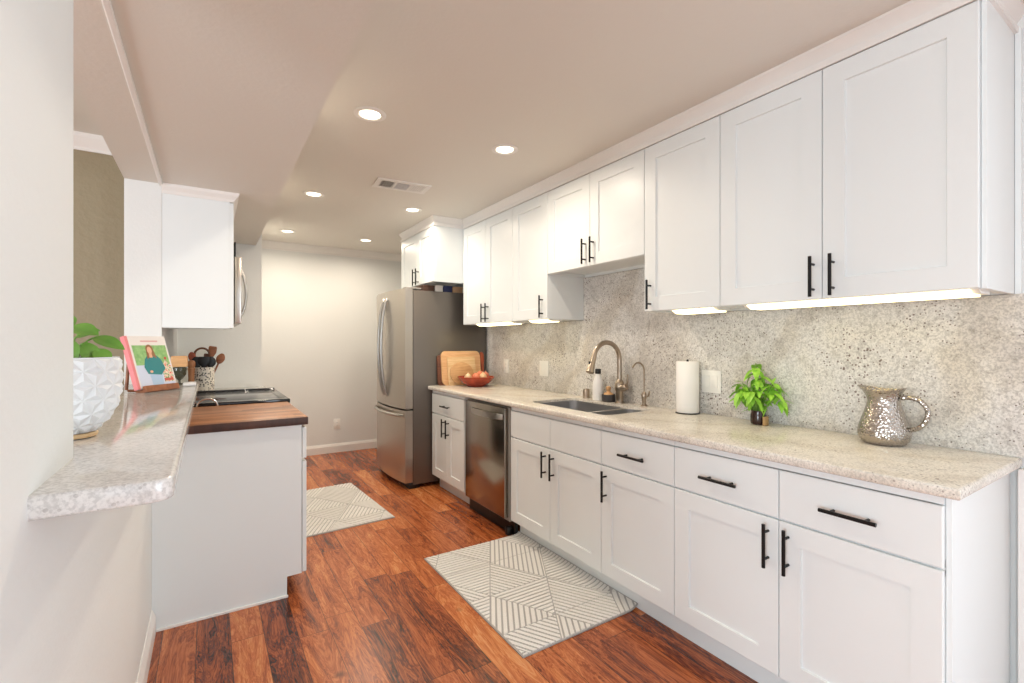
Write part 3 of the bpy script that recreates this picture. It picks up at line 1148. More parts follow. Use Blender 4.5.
struct('trim_6', MB().sweep([(0.118, 4.285), (0.118, 3.2065), (XH, 3.2065)], [(-0.0, 2.12), (0.006, 2.12), (0.012, 2.135), (0.03, 2.155), (0.034, 2.17), (0, 2.17)]), M['trim'])

mw = thing('microwave', 'over-range microwave with a black edge and a bowed steel handle', 'microwave', (-0.03, 3.9, 1.418))
MB().box(XH + 0.001, 0.140, 3.506, 4.276, 1.42, 1.858, 0.004).build('body', M['dark'], mw)
md = MB().box(0.1405, 0.180, 3.506, 4.276, 1.428, 1.855, 0.004).build('door', M['steel'], mw)
MB().box(0.1795, 0.1815, 3.72, 4.22, 1.48, 1.81, 0.0005).build('window', M['ovenglass'], md)
mb = MB()
pts = []
for i in range(17):
    s_ = i / 16
    pts.append((0.178 + 0.034 * math.sin(PI * s_) ** 0.7, 3.62, 1.475 + 0.31 * s_))
mb.tube(pts, 0.009)
mb.build('handle', M['handlesteel'], md)

# ------------------------------------------------------------------ rugs (flat-woven with raised stripes)
def clip_poly(poly, edge_a, edge_b):
    """keep the part left of a->b"""
    out = []
    ax, ay = edge_a; bx, by = edge_b
    def side(p): return (bx - ax) * (p[1] - ay) - (by - ay) * (p[0] - ax)
    for i in range(len(poly)):
        p, q = poly[i], poly[(i + 1) % len(poly)]
        sp, sq = side(p), side(q)
        if sp >= 0: out.append(p)
        if sp * sq < 0:
            k = sp / (sp - sq)
            out.append((p[0] + (q[0] - p[0]) * k, p[1] + (q[1] - p[1]) * k))
    return out


def make_rug(label, cx, cy, rz, W, L, seed, curl=False):
    rnd = random.Random(seed)
    c = thing('kitchen_rug', label, 'rug', (cx, cy, 0), 'cream striped kitchen rugs', rz)
    Rz = Matrix.Rotation(rz, 3, 'Z')

    def zlift(x):
        if not curl: return 0.0
        k = max(0.0, (x - (W / 2 - 0.06)) / 0.06)
        return 0.020 * k * k

    def place(mb):
        for v in mb.bm.verts:
            v.co.z += zlift(v.co.x)
            p = Rz @ Vector((v.co.x, v.co.y, 0))
            v.co.x, v.co.y = p.x + cx, p.y + cy

    def cuts(mb):
        if curl:
            for k in range(7):
                g = mb.bm.verts[:] + mb.bm.edges[:] + mb.bm.faces[:]
                bmesh.ops.bisect_plane(mb.bm, geom=g, plane_co=(W / 2 - 0.06 + 0.0092 * k, 0, 0), plane_no=(1, 0, 0))
    mb = MB()
    mb.box(-W / 2, W / 2, -L / 2, L / 2, 0.0005, 0.0065)
    cuts(mb); place(mb)
    mb.build('backing', M['rugbase'], c, False)
    mb = MB()
    rect = [(-W / 2 + 0.006, -L / 2 + 0.006), (W / 2 - 0.006, -L / 2 + 0.006), (W / 2 - 0.006, L / 2 - 0.006), (-W / 2 + 0.006, L / 2 - 0.006)]
    side = 0.36
    hgt = side * math.sqrt(3) / 2
    dirs = [0, PI / 3, 2 * PI / 3]
    prev = {}
    ox, oy = -1.3, -1.3
    for r_ in range(9):
        for q_ in range(9):
            p00 = (ox + q_ * side + (r_ % 2) * side / 2, oy + r_ * hgt)
            for up in (0, 1):
                if up == 0:
                    tri = [p00, (p00[0] + side, p00[1]), (p00[0] + side / 2, p00[1] + hgt)]
                else:
                    tri = [(p00[0] + side / 2, p00[1] + hgt), (p00[0] + side, p00[1]), (p00[0] + 1.5 * side, p00[1] + hgt)]
                ch = [d for d in (0, 1, 2) if d != prev.get(1 - up, None)]
                d = rnd.choice(ch)
                prev[up] = d
                ang = dirs[d]
                tx, ty = math.cos(ang), math.sin(ang)
                nx, ny = -ty, tx
                offs = [t_[0] * nx + t_[1] * ny for t_ in tri]
                sp_ = 0.027
                k0 = math.floor(min(offs) / sp_); k1 = math.ceil(max(offs) / sp_)
                for k in range(k0, k1 + 1):
                    o0 = k * sp_ + 0.0045; o1 = (k + 1) * sp_ - 0.0045
                    st = [(nx * o0 - tx * 5, ny * o0 - ty * 5), (nx * o0 + tx * 5, ny * o0 + ty * 5),
                          (nx * o1 + tx * 5, ny * o1 + ty * 5), (nx * o1 - tx * 5, ny * o1 - ty * 5)]
                    cen = (sum(p[0] for p in tri) / 3, sum(p[1] for p in tri) / 3)
                    ins = [(cen[0] + (p[0] - cen[0]) * 0.975, cen[1] + (p[1] - cen[1]) * 0.975) for p in tri]
                    poly = st
                    for shp in (ins, rect):
                        # ensure ccw
                        A = sum(shp[i][0] * shp[(i + 1) % len(shp)][1] - shp[(i + 1) % len(shp)][0] * shp[i][1] for i in range(len(shp)))
                        S = shp if A > 0 else shp[::-1]
                        for i in range(len(S)):
                            if len(poly) < 3: break
                            poly = clip_poly(poly, S[i], S[(i + 1) % len(S)])
                    if len(poly) < 3: continue
                    A = abs(sum(poly[i][0] * poly[(i + 1) % len(poly)][1] - poly[(i + 1) % len(poly)][0] * poly[i][1] for i in range(len(poly)))) / 2
                    if A < 4e-5: continue
                    mb.poly_prism(poly, 'z', 0.006, 0.0105)
    cuts(mb); place(mb)
    mb.build('woven_stripes', M['rugrib'], c, False)
    return c


make_rug('cream striped rug on the wood floor in front of the sink cabinet', 1.430, 2.145, 0.0, 0.680, 1.06, 4, True)
make_rug('cream striped rug on the wood floor beyond the left cabinet, in front of the range', 0.800, 3.945, 0.055, 0.68, 1.06, 11)

# ------------------------------------------------------------------ right counter objects
ZCT = 0.9142
# hammered pitcher
pc = thing('pitcher', 'hammered silver metal pitcher standing on the right counter', 'pitcher', (2.185, 0.757, ZCT))
PX, PY = 2.185, 0.757


def pitch(p, a, r, z):
    if z > 0.165:
        k = (z - 0.165) / 0.038
        # spout to +y, back rim to -y also raised
        c_ = math.sin(a)
        lift = 0.011 * max(c_, 0) ** 2 + 0.010 * max(-c_, 0) ** 2
        p.z += lift * k
        p.y += 0.018 * max(c_, 0) ** 3 * k
        p.x = PX + (p.x - PX) * (1 - 0.18 * k * max(c_, 0))
    return p


mb = MB()
mb.lathe([(0.060, 0), (0.067, 0.004), (0.077, 0.016), (0.083, 0.034), (0.084, 0.048), (0.079, 0.072), (0.070, 0.100), (0.060, 0.130), (0.053, 0.155),
          (0.051, 0.168), (0.052, 0.180), (0.058, 0.193), (0.068, 0.206), (0.0665, 0.2075), (0.055, 0.1955), (0.049, 0.181), (0.048, 0.168), (0.050, 0.154), (0.062, 0.11), (0.074, 0.04), (0.02, 0.012)],
         (PX, PY, ZCT), 48, True, True, pitch)
mb.build('vessel', M['hammered'], pc, True, 60)
mb = MB()
cp = [(PX, PY - 0.054, ZCT + 0.180), (PX, PY - 0.085, ZCT + 0.183), (PX, PY - 0.112, ZCT + 0.172), (PX, PY - 0.132, ZCT + 0.140), (PX, PY - 0.126, ZCT + 0.102), (PX, PY - 0.105, ZCT + 0.074), (PX, PY - 0.080, ZCT + 0.064)]


def smooth_path(cp, k=8):
    P = [Vector(p) for p in cp]
    P = [P[0] * 2 - P[1]] + P + [P[-1] * 2 - P[-2]]
    out = []
    for i in range(1, len(P) - 2):
        for j in range(k):
            t_ = j / k
            a, b_, c_, d_ = P[i - 1], P[i], P[i + 1], P[i + 2]
            out.append(0.5 * ((2 * b_) + (-a + c_) * t_ + (2 * a - 5 * b_ + 4 * c_ - d_) * t_ ** 2 + (-a + 3 * b_ - 3 * c_ + d_) * t_ ** 3))
    out.append(P[-2])
    return out


mb.tube(smooth_path(cp), 0.0085, 12)
mb.build('handle', M['hammered'], pc)


# leaves
def leaf(mb, base, d, up, length, width, droop=0.3, fold=0.25, nseg=6):
    d = Vector(d).normalized()
    up = Vector(up)
    side = d.cross(up).normalized()
    up = side.cross(d).normalized()
    rows = []
    for i in range(nseg + 1):
        t_ = i / nseg
        w = width * (math.sin(PI * min(1, t_ * 0.96 + 0.03)) ** 0.75) * (1 - 0.25 * t_) * 0.5
        c_ = Vector(base) + d * (length * t_) + up * (-droop * length * t_ * t_)
        rows.append([c_ - side * w + up * (fold * w), c_ - side * (w * 0.5) + up * (fold * w * 0.65), c_, c_ + side * (w * 0.5) + up * (fold * w * 0.65), c_ + side * w + up * (fold * w)])
    th = up * -0.0008
    top = [[mb.bm.verts.new(p) for p in r] for r in rows]
    for a, b_ in zip(top, top[1:]):
        for k in range(4):
            f = mb.bm.faces.new((a[k], a[k + 1], b_[k + 1], b_[k]))
            f.material_index = mb.mi
    return mb


bs = thing('basil_plant', 'bright green basil plant in a small dark jar against the backsplash', 'plant', (2.205, 1.262, ZCT))
BX, BY = 2.205, 1.262
MB().lathe([(0.026, 0), (0.032, 0.004), (0.034, 0.012), (0.034, 0.045), (0.030, 0.058), (0.031, 0.066), (0.028, 0.066), (0.027, 0.058), (0.005, 0.056)], (BX, BY, ZCT), 24).build('jar', M['jar'], bs)
MB().box(BX - 0.028, BX + 0.006, BY - 0.048, BY - 0.0345, ZCT + 0.0, ZCT + 0.042, 0.004).build('plant_tag', M['cork'], bs)
rs = random.Random(3)
stems = MB()
lv = MB()
tips = []
for k in range(13):
    a = 2 * PI * k / 13 + rs.uniform(-0.2, 0.2)
    rad = rs.uniform(0.03, 0.082)
    hz = rs.uniform(0.10, 0.21)
    tip = Vector((BX + rad * math.cos(a) * 0.8, BY + rad * math.sin(a) * 1.25, ZCT + hz))
    tips.append(tip)
tips.append(Vector((BX, BY + 0.012, ZCT + 0.290)))
tips.append(Vector((BX, BY, ZCT + 0.245)))
tips.append(Vector((BX - 0.02, BY - 0.01, ZCT + 0.215)))
tips.append(Vector((BX - 0.03, BY + 0.01, ZCT + 0.17)))
for tip in tips:
    b0 = Vector((BX + (tip.x - BX) * 0.2, BY + (tip.y - BY) * 0.2, ZCT + 0.055))
    md_ = (b0 + tip) / 2 + Vector((0, 0, 0.015))
    stems.tube(smooth_path([b0, md_, tip], 5), 0.0022, 6)
    n = 7
    for j in range(n):
        a = 2 * PI * j / n + rs.uniform(-0.3, 0.3)
        el = rs.uniform(-0.35, 0.35)
        dirv = (math.cos(a) * math.cos(el), math.sin(a) * math.cos(el), math.sin(el))
        ln = rs.uniform(0.042, 0.068)
        if tip.x + dirv[0] * ln > 2.285: continue
        leaf(lv, tip - Vector((0, 0, rs.uniform(0, 0.05))), dirv, (0, 0, 1), ln, ln * 0.62, rs.uniform(0.5, 0.95), 0.3)
    if tip.z < ZCT + 0.25:
        leaf(lv, tip, (rs.uniform(-1, 0.2), rs.uniform(-1, 1), 0.6), (0, 0, 1), 0.035, 0.022, 0.3)
stems.build('stems', M['stem'], bs)
lv.build('leaves', M['basil'], bs)

# paper towel
pt = thing('paper_towel_roll', 'white paper towel roll standing upright on the right counter', 'paper towel', (2.225, 1.672, ZCT))
MB().lathe([(0.058, 0.006), (0.060, 0.009), (0.060, 0.282), (0.058, 0.285), (0.022, 0.285), (0.021, 0.278)], (2.225, 1.672, ZCT), 40).build('roll', M['paper'], pt)
MB().lathe([(0.064, 0), (0.064, 0.004), (0.058, 0.0058)], (2.225, 1.672, ZCT), 36).build('base', M['black'], pt)
MB().lathe([(0.006, 0.2785), (0.006, 0.292), (0.004, 0.296)], (2.225, 1.672, ZCT), 12).build('post', M['black'], pt)

# main faucet
FX, FY = 2.235, 2.195
fa = thing('faucet', 'tall brushed nickel gooseneck kitchen faucet behind the sink', 'faucet', (FX, FY, ZCT))
MB().lathe([(0.03, 0), (0.03, 0.006), (0.024, 0.010), (0.024, 0.075), (0.031, 0.085), (0.032, 0.125), (0.022, 0.142), (0.016, 0.152)], (FX, FY, ZCT), 28).build('base', M['nickel'], fa)
mb = MB()
R_ = 0.112
zc0 = ZCT + 0.278
cp = [(FX, FY, ZCT + 0.145), (FX, FY, zc0)]
for i in range(1, 17):
    a = PI * i / 16 * 0.92
    cp.append((FX - R_ + R_ * math.cos(a), FY, zc0 + R_ * math.sin(a)))
mb.tube(cp, 0.0150, 16)
mb.build('spout', M['nickel'], fa)
e = Vector(cp[-1]); dv = (Vector(cp[-1]) - Vector(cp[-2])).normalized()
mb = MB()
mb.tube([e, e + dv * 0.03, e + dv * 0.06, e + dv * 0.105, e + dv * 0.112], [0.017, 0.018, 0.021, 0.027, 0.022], 16)
sh = mb.build('spray_head', M['nickel'], fa)
mb = MB()
pb = e + dv * 0.055
mb.box(pb.x - 0.021, pb.x - 0.012, pb.y - 0.008, pb.y + 0.008, pb.z - 0.024, pb.z + 0.02, 0.002)
mb.build('spray_button', M['dark'], sh)
mb = MB()
mb.tube([(FX, FY - 0.024, ZCT + 0.100), (FX, FY - 0.045, ZCT + 0.104), (FX, FY - 0.060, ZCT + 0.11)], [0.027, 0.026, 0.018], 16)
mb.tube(smooth_path([(FX, FY - 0.055, ZCT + 0.108), (FX - 0.01, FY - 0.075, ZCT + 0.135), (FX - 0.012, FY - 0.082, ZCT + 0.19)], 5), 0.0055, 10)
mb.build('lever', M['nickel'], fa)

# filter faucet
GX, GY = 2.245, 2.0
gf = thing('faucet', 'small slender filtered-water faucet right of the main faucet', 'faucet', (GX, GY, ZCT))
MB().lathe([(0.022, 0), (0.022, 0.005), (0.012, 0.010), (0.012, 0.04), (0.015, 0.05), (0.015, 0.075), (0.008, 0.088)], (GX, GY, ZCT), 20).build('base', M['nickel'], gf)
cp = [(GX, GY, ZCT + 0.085), (GX, GY, ZCT + 0.215)]
for i in range(1, 13):
    a = PI * i / 12 * 0.86
    cp.append((GX - 0.052 + 0.052 * math.cos(a), GY, ZCT + 0.215 + 0.052 * math.sin(a)))
MB().tube(cp, 0.0055, 12).build('spout', M['nickel'], gf)
MB().tube([(GX, GY - 0.012, ZCT + 0.062), (GX, GY - 0.035, ZCT + 0.064), (GX, GY - 0.042, ZCT + 0.095)], 0.005, 10).build('lever', M['nickel'], gf)

# white bottle
tb = thing('soap_bottle', 'white tapered bottle with a dark cap beside the faucet', 'bottle', (2.225, 2.385, ZCT))
MB().lathe([(0.034, 0), (0.037, 0.004), (0.037, 0.095), (0.034, 0.125), (0.022, 0.158), (0.017, 0.172), (0.017, 0.178)], (2.225, 2.385, ZCT), 32).build('body', M['bottle'], tb)
MB().lathe([(0.019, 0.1785), (0.020, 0.181), (0.020, 0.208), (0.018, 0.212)], (2.225, 2.385, ZCT), 24).build('cap', M['dark'], tb)

# dish brush in a charcoal dish
db = thing('dish_brush', 'round dish brush with a wooden knob resting in a charcoal dish', 'brush', (2.225, 2.285, ZCT + 0.006))
mb = MB()
mb.lathe([(0.032, 0.034), (0.032, 0.048), (0.026, 0.056), (0.013, 0.064), (0.011, 0.072), (0.017, 0.084), (0.016, 0.096), (0.006, 0.102)], (2.225, 2.285, ZCT), 24)
mb.build('knob', M['beech'], db)
MB().lathe([(0.026, 0.010), (0.030, 0.0338)], (2.225, 2.285, ZCT), 20).build('bristles', M['cork'], db)
mb = MB()
mb.lathe([(0.040, 0), (0.044, 0.004), (0.044, 0.046), (0.042, 0.048), (0.040, 0.046), (0.040, 0.009), (0.004, 0.0085)], (2.225, 2.285, ZCT), 30)
tag(mb.build('brush_dish', M['charcoal'], None), 'round charcoal dish holding the wooden brush beside the faucet', 'dish')

# air gap cap
MBx = MB()
MBx.lathe([(0.026, 0), (0.026, 0.004), (0.024, 0.007), (0.024, 0.054), (0.021, 0.063), (0.008, 0.066)], (2.245, 2.525, ZCT), 24)
tag(MBx.build('air_gap', M['nickel'], None), 'short shiny metal air-gap cap behind the sink, left of the white bottle', 'fixture')

# cutting boards leaning against the fridge side
YL = 4.004


def board(name, label, pts, ytop, ybot, zbot, thick, m, cat='cutting board', group='cutting boards beside the refrigerator', hole=None):
    """outline (x, h) leaning: y runs from ybot at h=0 to ytop at h=H"""
    H = max(p[1] for p in pts)
    ang = math.atan2(ytop - ybot, H)
    mb = MB()
    mb.poly_prism(pts, 'y', -thick, 0, 0.003)
    ca, sa = math.cos(ang), math.sin(ang)
    for v in mb.bm.verts:
        y, z = v.co.y, v.co.z
        v.co.y = ybot + y * ca + z * sa
        v.co.z = zbot + thick * sa * 0 + z * ca - y * sa * 0
    mn = min(v.co.z for v in mb.bm.verts)
    for v in mb.bm.verts: v.co.z += zbot - mn
    o = mb.build(name, m, None, True, 40)
    return tag(o, label, cat, group)


def rrect(x0, x1, h, r, n=5):
    out = []
    for cx_, cz_, a0 in ((x0 + r, r, PI), (x1 - r, r, 1.5 * PI), (x1 - r, h - r, 0), (x0 + r, h - r, 0.5 * PI)):
        for k in range(n + 1):
            a = a0 + 0.5 * PI * k / n
            out.append((cx_ + r * math.cos(a), cz_ + r * math.sin(a)))
    return out


board('cutting_board', 'dark brown cutting board rearmost of the leaning stack', rrect(1.755, 2.10, 0.275, 0.02), 4.018, 3.985, ZCT, 0.018, M['oakdark'])
board('cutting_board', 'largest pale cutting board with rounded corners leaning by the refrigerator', rrect(1.785, 2.185, 0.315, 0.045), 3.998, 3.955, ZCT, 0.018, M['maple'])
board('cutting_board', 'square pale cutting board in front of the largest board', rrect(1.835, 2.12, 0.262, 0.012), 3.972, 3.926, ZCT, 0.016, M['paleboard'])
cpts = [(1.965 + 0.12 * math.cos(2 * PI * k / 28), 0.12 + 0.108 * math.sin(2 * PI * k / 28)) for k in range(28)]
board('cutting_board', 'round wooden cutting board at the front of the leaning stack', cpts, 3.945, 3.898, ZCT, 0.015, M['beech'])
pp = [(2.196, 0), (2.224, 0), (2.222, 0.18), (2.234, 0.22), (2.232, 0.285), (2.215, 0.305), (2.198, 0.30), (2.190, 0.27), (2.190, 0.22), (2.200, 0.18)]
board('wooden_spatula', 'reddish wooden paddle standing upright behind the fruit bowl', pp, 3.998, 3.96, ZCT, 0.012, M['reddish'], 'spatula', None)

# red bowl and produce
RX, RY = 2.015, 3.735
MBx = MB()
MBx.lathe([(0.075, 0), (0.08, 0.006), (0.10, 0.018), (0.135, 0.042), (0.160, 0.072), (0.168, 0.086), (0.164, 0.088), (0.154, 0.074), (0.13, 0.046), (0.09, 0.024), (0.01, 0.016)], (RX, RY, ZCT), 40)
tag(MBx.build('fruit_bowl', M['redbowl'], None, True, 60), 'glossy red bowl of produce on the counter by the cutting boards', 'bowl')
prod = [(-0.085, -0.015, 0.034, 'onion', 'pale onion at the left edge of the red bowl', 'onion'),
        (-0.030, -0.060, 0.036, 'peach', 'rosy peach at the near side of the red bowl', 'peach'),
        (0.045, -0.045, 0.036, 'onion', 'pale onion near the middle of the red bowl', 'onion'),
        (0.100, 0.005, 0.034, 'shallot', 'reddish onion at the right edge of the red bowl', 'onion'),
        (0.020, 0.030, 0.038, 'peach', 'rosy peach heaped behind the middle onion in the red bowl', 'peach'),
        (-0.050, 0.060, 0.034, 'onion', 'pale onion at the back of the red bowl', 'onion'),
        (0.085, 0.075, 0.033, 'peach', 'rosy peach at the back right of the red bowl', 'peach')]
for dx, dy, r_, mm, lab, kd in prod:
    d_ = math.hypot(dx, dy)
    zf = 0.022 + max(0, d_ - 0.06) * 0.62
    z_ = ZCT + zf + r_ * 1.05 + (0.022 if d_ < 0.07 else 0.010)
    cx_, cy_ = RX + dx, RY + dy
    mb = MB()
    if kd == 'onion':
        mb.lathe([(0.004, -r_), (r_ * 0.45, -r_ * 0.88), (r_ * 0.86, -r_ * 0.45), (r_, 0), (r_ * 0.86, r_ * 0.45), (r_ * 0.5, r_ * 0.8), (r_ * 0.2, r_ * 0.98), (0.004, r_ * 1.3)], (cx_, cy_, z_), 20)
        tag(mb.build('onion', M[mm], None, True, 70), lab, 'onion', 'produce in the red bowl')
    else:
        mb.lathe([(0.004, -r_ * 0.96), (r_ * 0.5, -r_ * 0.84), (r_ * 0.9, -r_ * 0.42), (r_, 0.02 * r_), (r_ * 0.9, r_ * 0.45), (r_ * 0.55, r_ * 0.82), (r_ * 0.2, r_ * 0.92), (0.003, r_ * 0.84)], (cx_, cy_, z_), 20)
        tag(mb.build('peach', M[mm], None, True, 70), lab, 'peach', 'produce in the red bowl')

# ------------------------------------------------------------------ bar objects
ZBAR = 1.0832
# faceted white pot
KX, KY = -0.272, 1.462
MBx = MB()
MBx.lathe([(0.044, 0), (0.052, 0.002), (0.054, 0.009), (0.051, 0.0112), (0.044, 0.009), (0.005, 0.008)], (KX, KY, ZBAR), 36)
tag(MBx.build('saucer', M['paleboard'], None), 'pale wooden saucer under the white faceted pot', 'saucer')
pot = thing('plant_pot', 'white faceted round pot on the bar beside the white column', 'pot', (KX, KY, ZBAR + 0.0115))
mb = MB()
prof = [(0.041, 0.0), (0.064, 0.018), (0.083, 0.046), (0.093, 0.078), (0.097, 0.110), (0.096, 0.142), (0.093, 0.170)]
n = 14
bm = mb.bm
rows = []
for j, (r_, z_) in enumerate(prof):
    row = []
    for i in range(n):
        a = 2 * PI * (i + 0.5 * (j % 2)) / n
        row.append(bm.verts.new((KX + r_ * math.cos(a), KY + r_ * math.sin(a), ZBAR + 0.0115 + z_)))
    rows.append(row)
fs = []
for j in range(len(rows) - 1):
    A, B = rows[j], rows[j + 1]
    for i in range(n):
        # diamond facets with a raised centre
        i1 = (i + 1) % n
        if j % 2 == 0:
            tris = [(A[i], A[i1], B[i]), (A[i1], B[i1], B[i])]
        else:
            tris = [(A[i], B[i1], B[i]), (A[i], A[i1], B[i1])]
        for t3 in tris:
            c_ = (t3[0].co + t3[1].co + t3[2].co) / 3
            nrm = Vector((c_.x - KX, c_.y - KY, (c_.z - ZBAR - 0.09) * 0.6)).normalized()
            cv = bm.verts.new(c_ + nrm * 0.0062)
            for k in range(3):
                bm.faces.new((t3[k], t3[(k + 1) % 3], cv))
bm.faces.new(rows[0][::-1])
inner = []
topz = ZBAR + 0.0115 + 0.170
for r_, z_ in ((0.094, topz + 0.003), (0.088, topz + 0.003), (0.086, topz - 0.03)):
    inner.append([bm.verts.new((KX + r_ * math.cos(2 * PI * (i + 0.5 * ((len(prof) - 1) % 2)) / n), KY + r_ * math.sin(2 * PI * (i + 0.5 * ((len(prof) - 1) % 2)) / n), z_)) for i in range(n)])
seq = [rows[-1]] + inner
for A, B in zip(seq, seq[1:]):
    for i in range(n):
        bm.faces.new((A[i], A[(i + 1) % n], B[(i + 1) % n], B[i]))
bm.faces.new(inner[-1])
mb.build('planter', M['porcelain'], pot, False)
MB().lathe([(0.080, 0.142), (0.080, 0.148), (0.01, 0.150)], (KX, KY, ZBAR + 0.0115), 24).build('soil', M['soil'], pot)
ppl = thing('pothos_plant', 'leafy green trailing plant growing in the white faceted pot', 'plant', (KX, KY, ZBAR + 0.163))
rs = random.Random(9)
st = MB(); lf = MB()
LV = [((0.045, 0.000, 0.072), (0.86, -0.45, -0.30), 0.070, 0.042), ((0.012, -0.02, 0.085), (-0.6, -0.2, 0.45), 0.06, 0.045),
      ((0.035, -0.03, 0.060), (0.35, -0.25, -0.8), 0.06, 0.042), ((0.0, 0.03, 0.095), (-0.4, 0.4, 0.5), 0.06, 0.05), ((-0.05, 0.02, 0.09), (-0.8, 0.1, 0.4), 0.07, 0.05),
      ((-0.06, -0.04, 0.07), (-0.7, -0.5, -0.2), 0.065, 0.05), ((0.010, -0.03, 0.095), (0.70, -0.45, -0.15), 0.062, 0.048), ((0.0, -0.05, 0.070), (0.3, -0.2, -0.8), 0.06, 0.05),
      ((-0.01, 0.06, 0.07), (-0.1, 0.9, 0.1), 0.065, 0.05), ((0.055, -0.03, 0.045), (0.4, -0.3, -0.5), 0.045, 0.040), ((0.015, 0.0, 0.075), (0.7, -0.4, 0.3), 0.05, 0.04),
      ((0.02, -0.04, 0.05), (-0.3, 0.1, -0.7), 0.05, 0.04)]
for (bx, by, bz), d_, ln, wd in LV:
    tip = Vector((KX + bx, KY + by, ZBAR + 0.158 + bz))
    b0 = Vector((KX + bx * 0.25, KY + by * 0.25, ZBAR + 0.155))
    st.tube(smooth_path([b0, (b0 + tip) / 2 + Vector((0, 0, 0.02)), tip], 5), 0.002, 6)
    leaf(lf, tip, d_, (0.15, -0.7, 0.7), ln, wd, 0.15, 0.22, 8)
st.build('stems', M['stem'], ppl)
lf.build('leaves', M['pothos'], ppl)

# cookbook on easel: local frame e (across), n (cover normal), leaning back
BL = Vector((-0.254, 2.60, 1.0985))
ee = Vector((0.64, 0.768, 0)).normalized()
nn = Vector((0.768, -0.64, 0)).normalized()
tl = math.radians(17)
upv = Vector((0, 0, 1)) * math.cos(tl) - nn * math.sin(tl)
nv = nn * math.cos(tl) + Vector((0, 0, 1)) * math.sin(tl)
BWd, BHt, BTh = 0.202, 0.244, 0.021


def BP(u, v, w_):
    return BL + ee * u + upv * v + nv * w_


def bbox_(mb, u0, u1, v0, v1, w0, w1, mi=0):
    vs = [mb.bm.verts.new(BP(u, v, w_)) for u in (u0, u1) for v in (v0, v1) for w_ in (w0, w1)]
    for f in [(0, 1, 3, 2), (4, 6, 7, 5), (0, 4, 5, 1), (2, 3, 7, 6), (0, 2, 6, 4), (1, 5, 7, 3)]:
        fc_ = mb.bm.faces.new([vs[i] for i in f]); fc_.material_index = mi


def bpoly(mb, pts, w_, mi, th=0.0003):
    lo = [mb.bm.verts.new(BP(p[0] * BWd, p[1] * BHt, w_)) for p in pts]
    hi = [mb.bm.verts.new(BP(p[0] * BWd, p[1] * BHt, w_ + th)) for p in pts]
    f = mb.bm.faces.new(hi); f.material_index = mi
    k = len(pts)
    for i in range(k):
        f = mb.bm.faces.new((lo[i], lo[(i + 1) % k], hi[(i + 1) % k], hi[i])); f.material_index = mi


bk = thing('cookbook', 'hardcover cookbook with a pink spine showing a woman in teal, on a wooden stand', 'book', tuple(BL + ee * BWd / 2))
mb = MB(); bbox_(mb, 0.004, BWd - 0.004, 0.003, BHt - 0.003, -BTh + 0.003, -0.003); mb.build('pages', M['bk_page'], bk, False)
mb = MB(); bbox_(mb, -0.003, 0.003, 0, BHt, -BTh, 0.0); bbox_(mb, 0.003, 0.010, 0, BHt, -0.0028, 0.0004); mb.build('spine', M['bk_pink'], bk, False)
mb = MB(); bbox_(mb, 0.003, BWd, 0, BHt, -BTh, -BTh + 0.0028); mb.build('back_cover', M['bk_cover'], bk, False)
mb = MB()
bbox_(mb, 0.003, BWd, 0, BHt, -0.0028, 0.0, 0)


def ell(cx_, cy_, rx, ry, n=20):
    return [(cx_ + rx * math.cos(2 * PI * k / n), cy_ + ry * math.sin(2 * PI * k / n)) for k in range(n)]


bpoly(mb, [(0.10, 0.44), (0.96, 0.44), (0.96, 0.82), (0.10, 0.82)], 0.0001, 1)
bpoly(mb, [(0.08, 0.04), (0.97, 0.04), (0.97, 0.44), (0.08, 0.44)], 0.0001, 2)
bpoly(mb, [(0.70, 0.10), (0.96, 0.10), (0.97, 0.40), (0.84, 0.52), (0.72, 0.40)], 0.0005, 7)
bpoly(mb, [(0.38, 0.02), (0.66, 0.02), (0.68, 0.32), (0.36, 0.34)], 0.0005, 4)
bpoly(mb, [(0.27, 0.40), (0.33, 0.27), (0.66, 0.24), (0.80, 0.36), (0.74, 0.54), (0.62, 0.64), (0.44, 0.64), (0.33, 0.55)], 0.0009, 3)
bpoly(mb, ell(0.51, 0.74, 0.095, 0.095), 0.0009, 6)
bpoly(mb, [(0.42, 0.74), (0.60, 0.74), (0.64, 0.56), (0.57, 0.60), (0.48, 0.60), (0.40, 0.55)], 0.0012, 6)
bpoly(mb, ell(0.50, 0.72, 0.058, 0.070), 0.0015, 5)
bpoly(mb, [(0.46, 0.58), (0.54, 0.58), (0.535, 0.67), (0.465, 0.67)], 0.0015, 5)
bpoly(mb, ell(0.42, 0.31, 0.04, 0.025), 0.0013, 5)
bpoly(mb, [(0.70, 0.12), (0.94, 0.12), (0.94, 0.17), (0.70, 0.17)], 0.0009, 8)
bpoly(mb, ell(0.86, 0.56, 0.035, 0.03), 0.0009, 8)
bpoly(mb, [(0.34, 0.885), (0.78, 0.885), (0.78, 0.915), (0.34, 0.915)], 0.0001, 9)
mb.build('front_cover', [M['bk_cover'], M['bk_green'], M['bk_sky'], M['bk_teal'], M['bk_jean'], M['bk_skin'], M['bk_hair'], M['bk_flower'], M['bk_red'], M['bk_title']], bk, False)

ez = thing('book_stand', 'small wooden easel stand holding the cookbook on the bar', 'stand', tuple((BL + ee * BWd / 2 - nn * 0.05)[:2]) + (ZBAR,))
mb = MB()
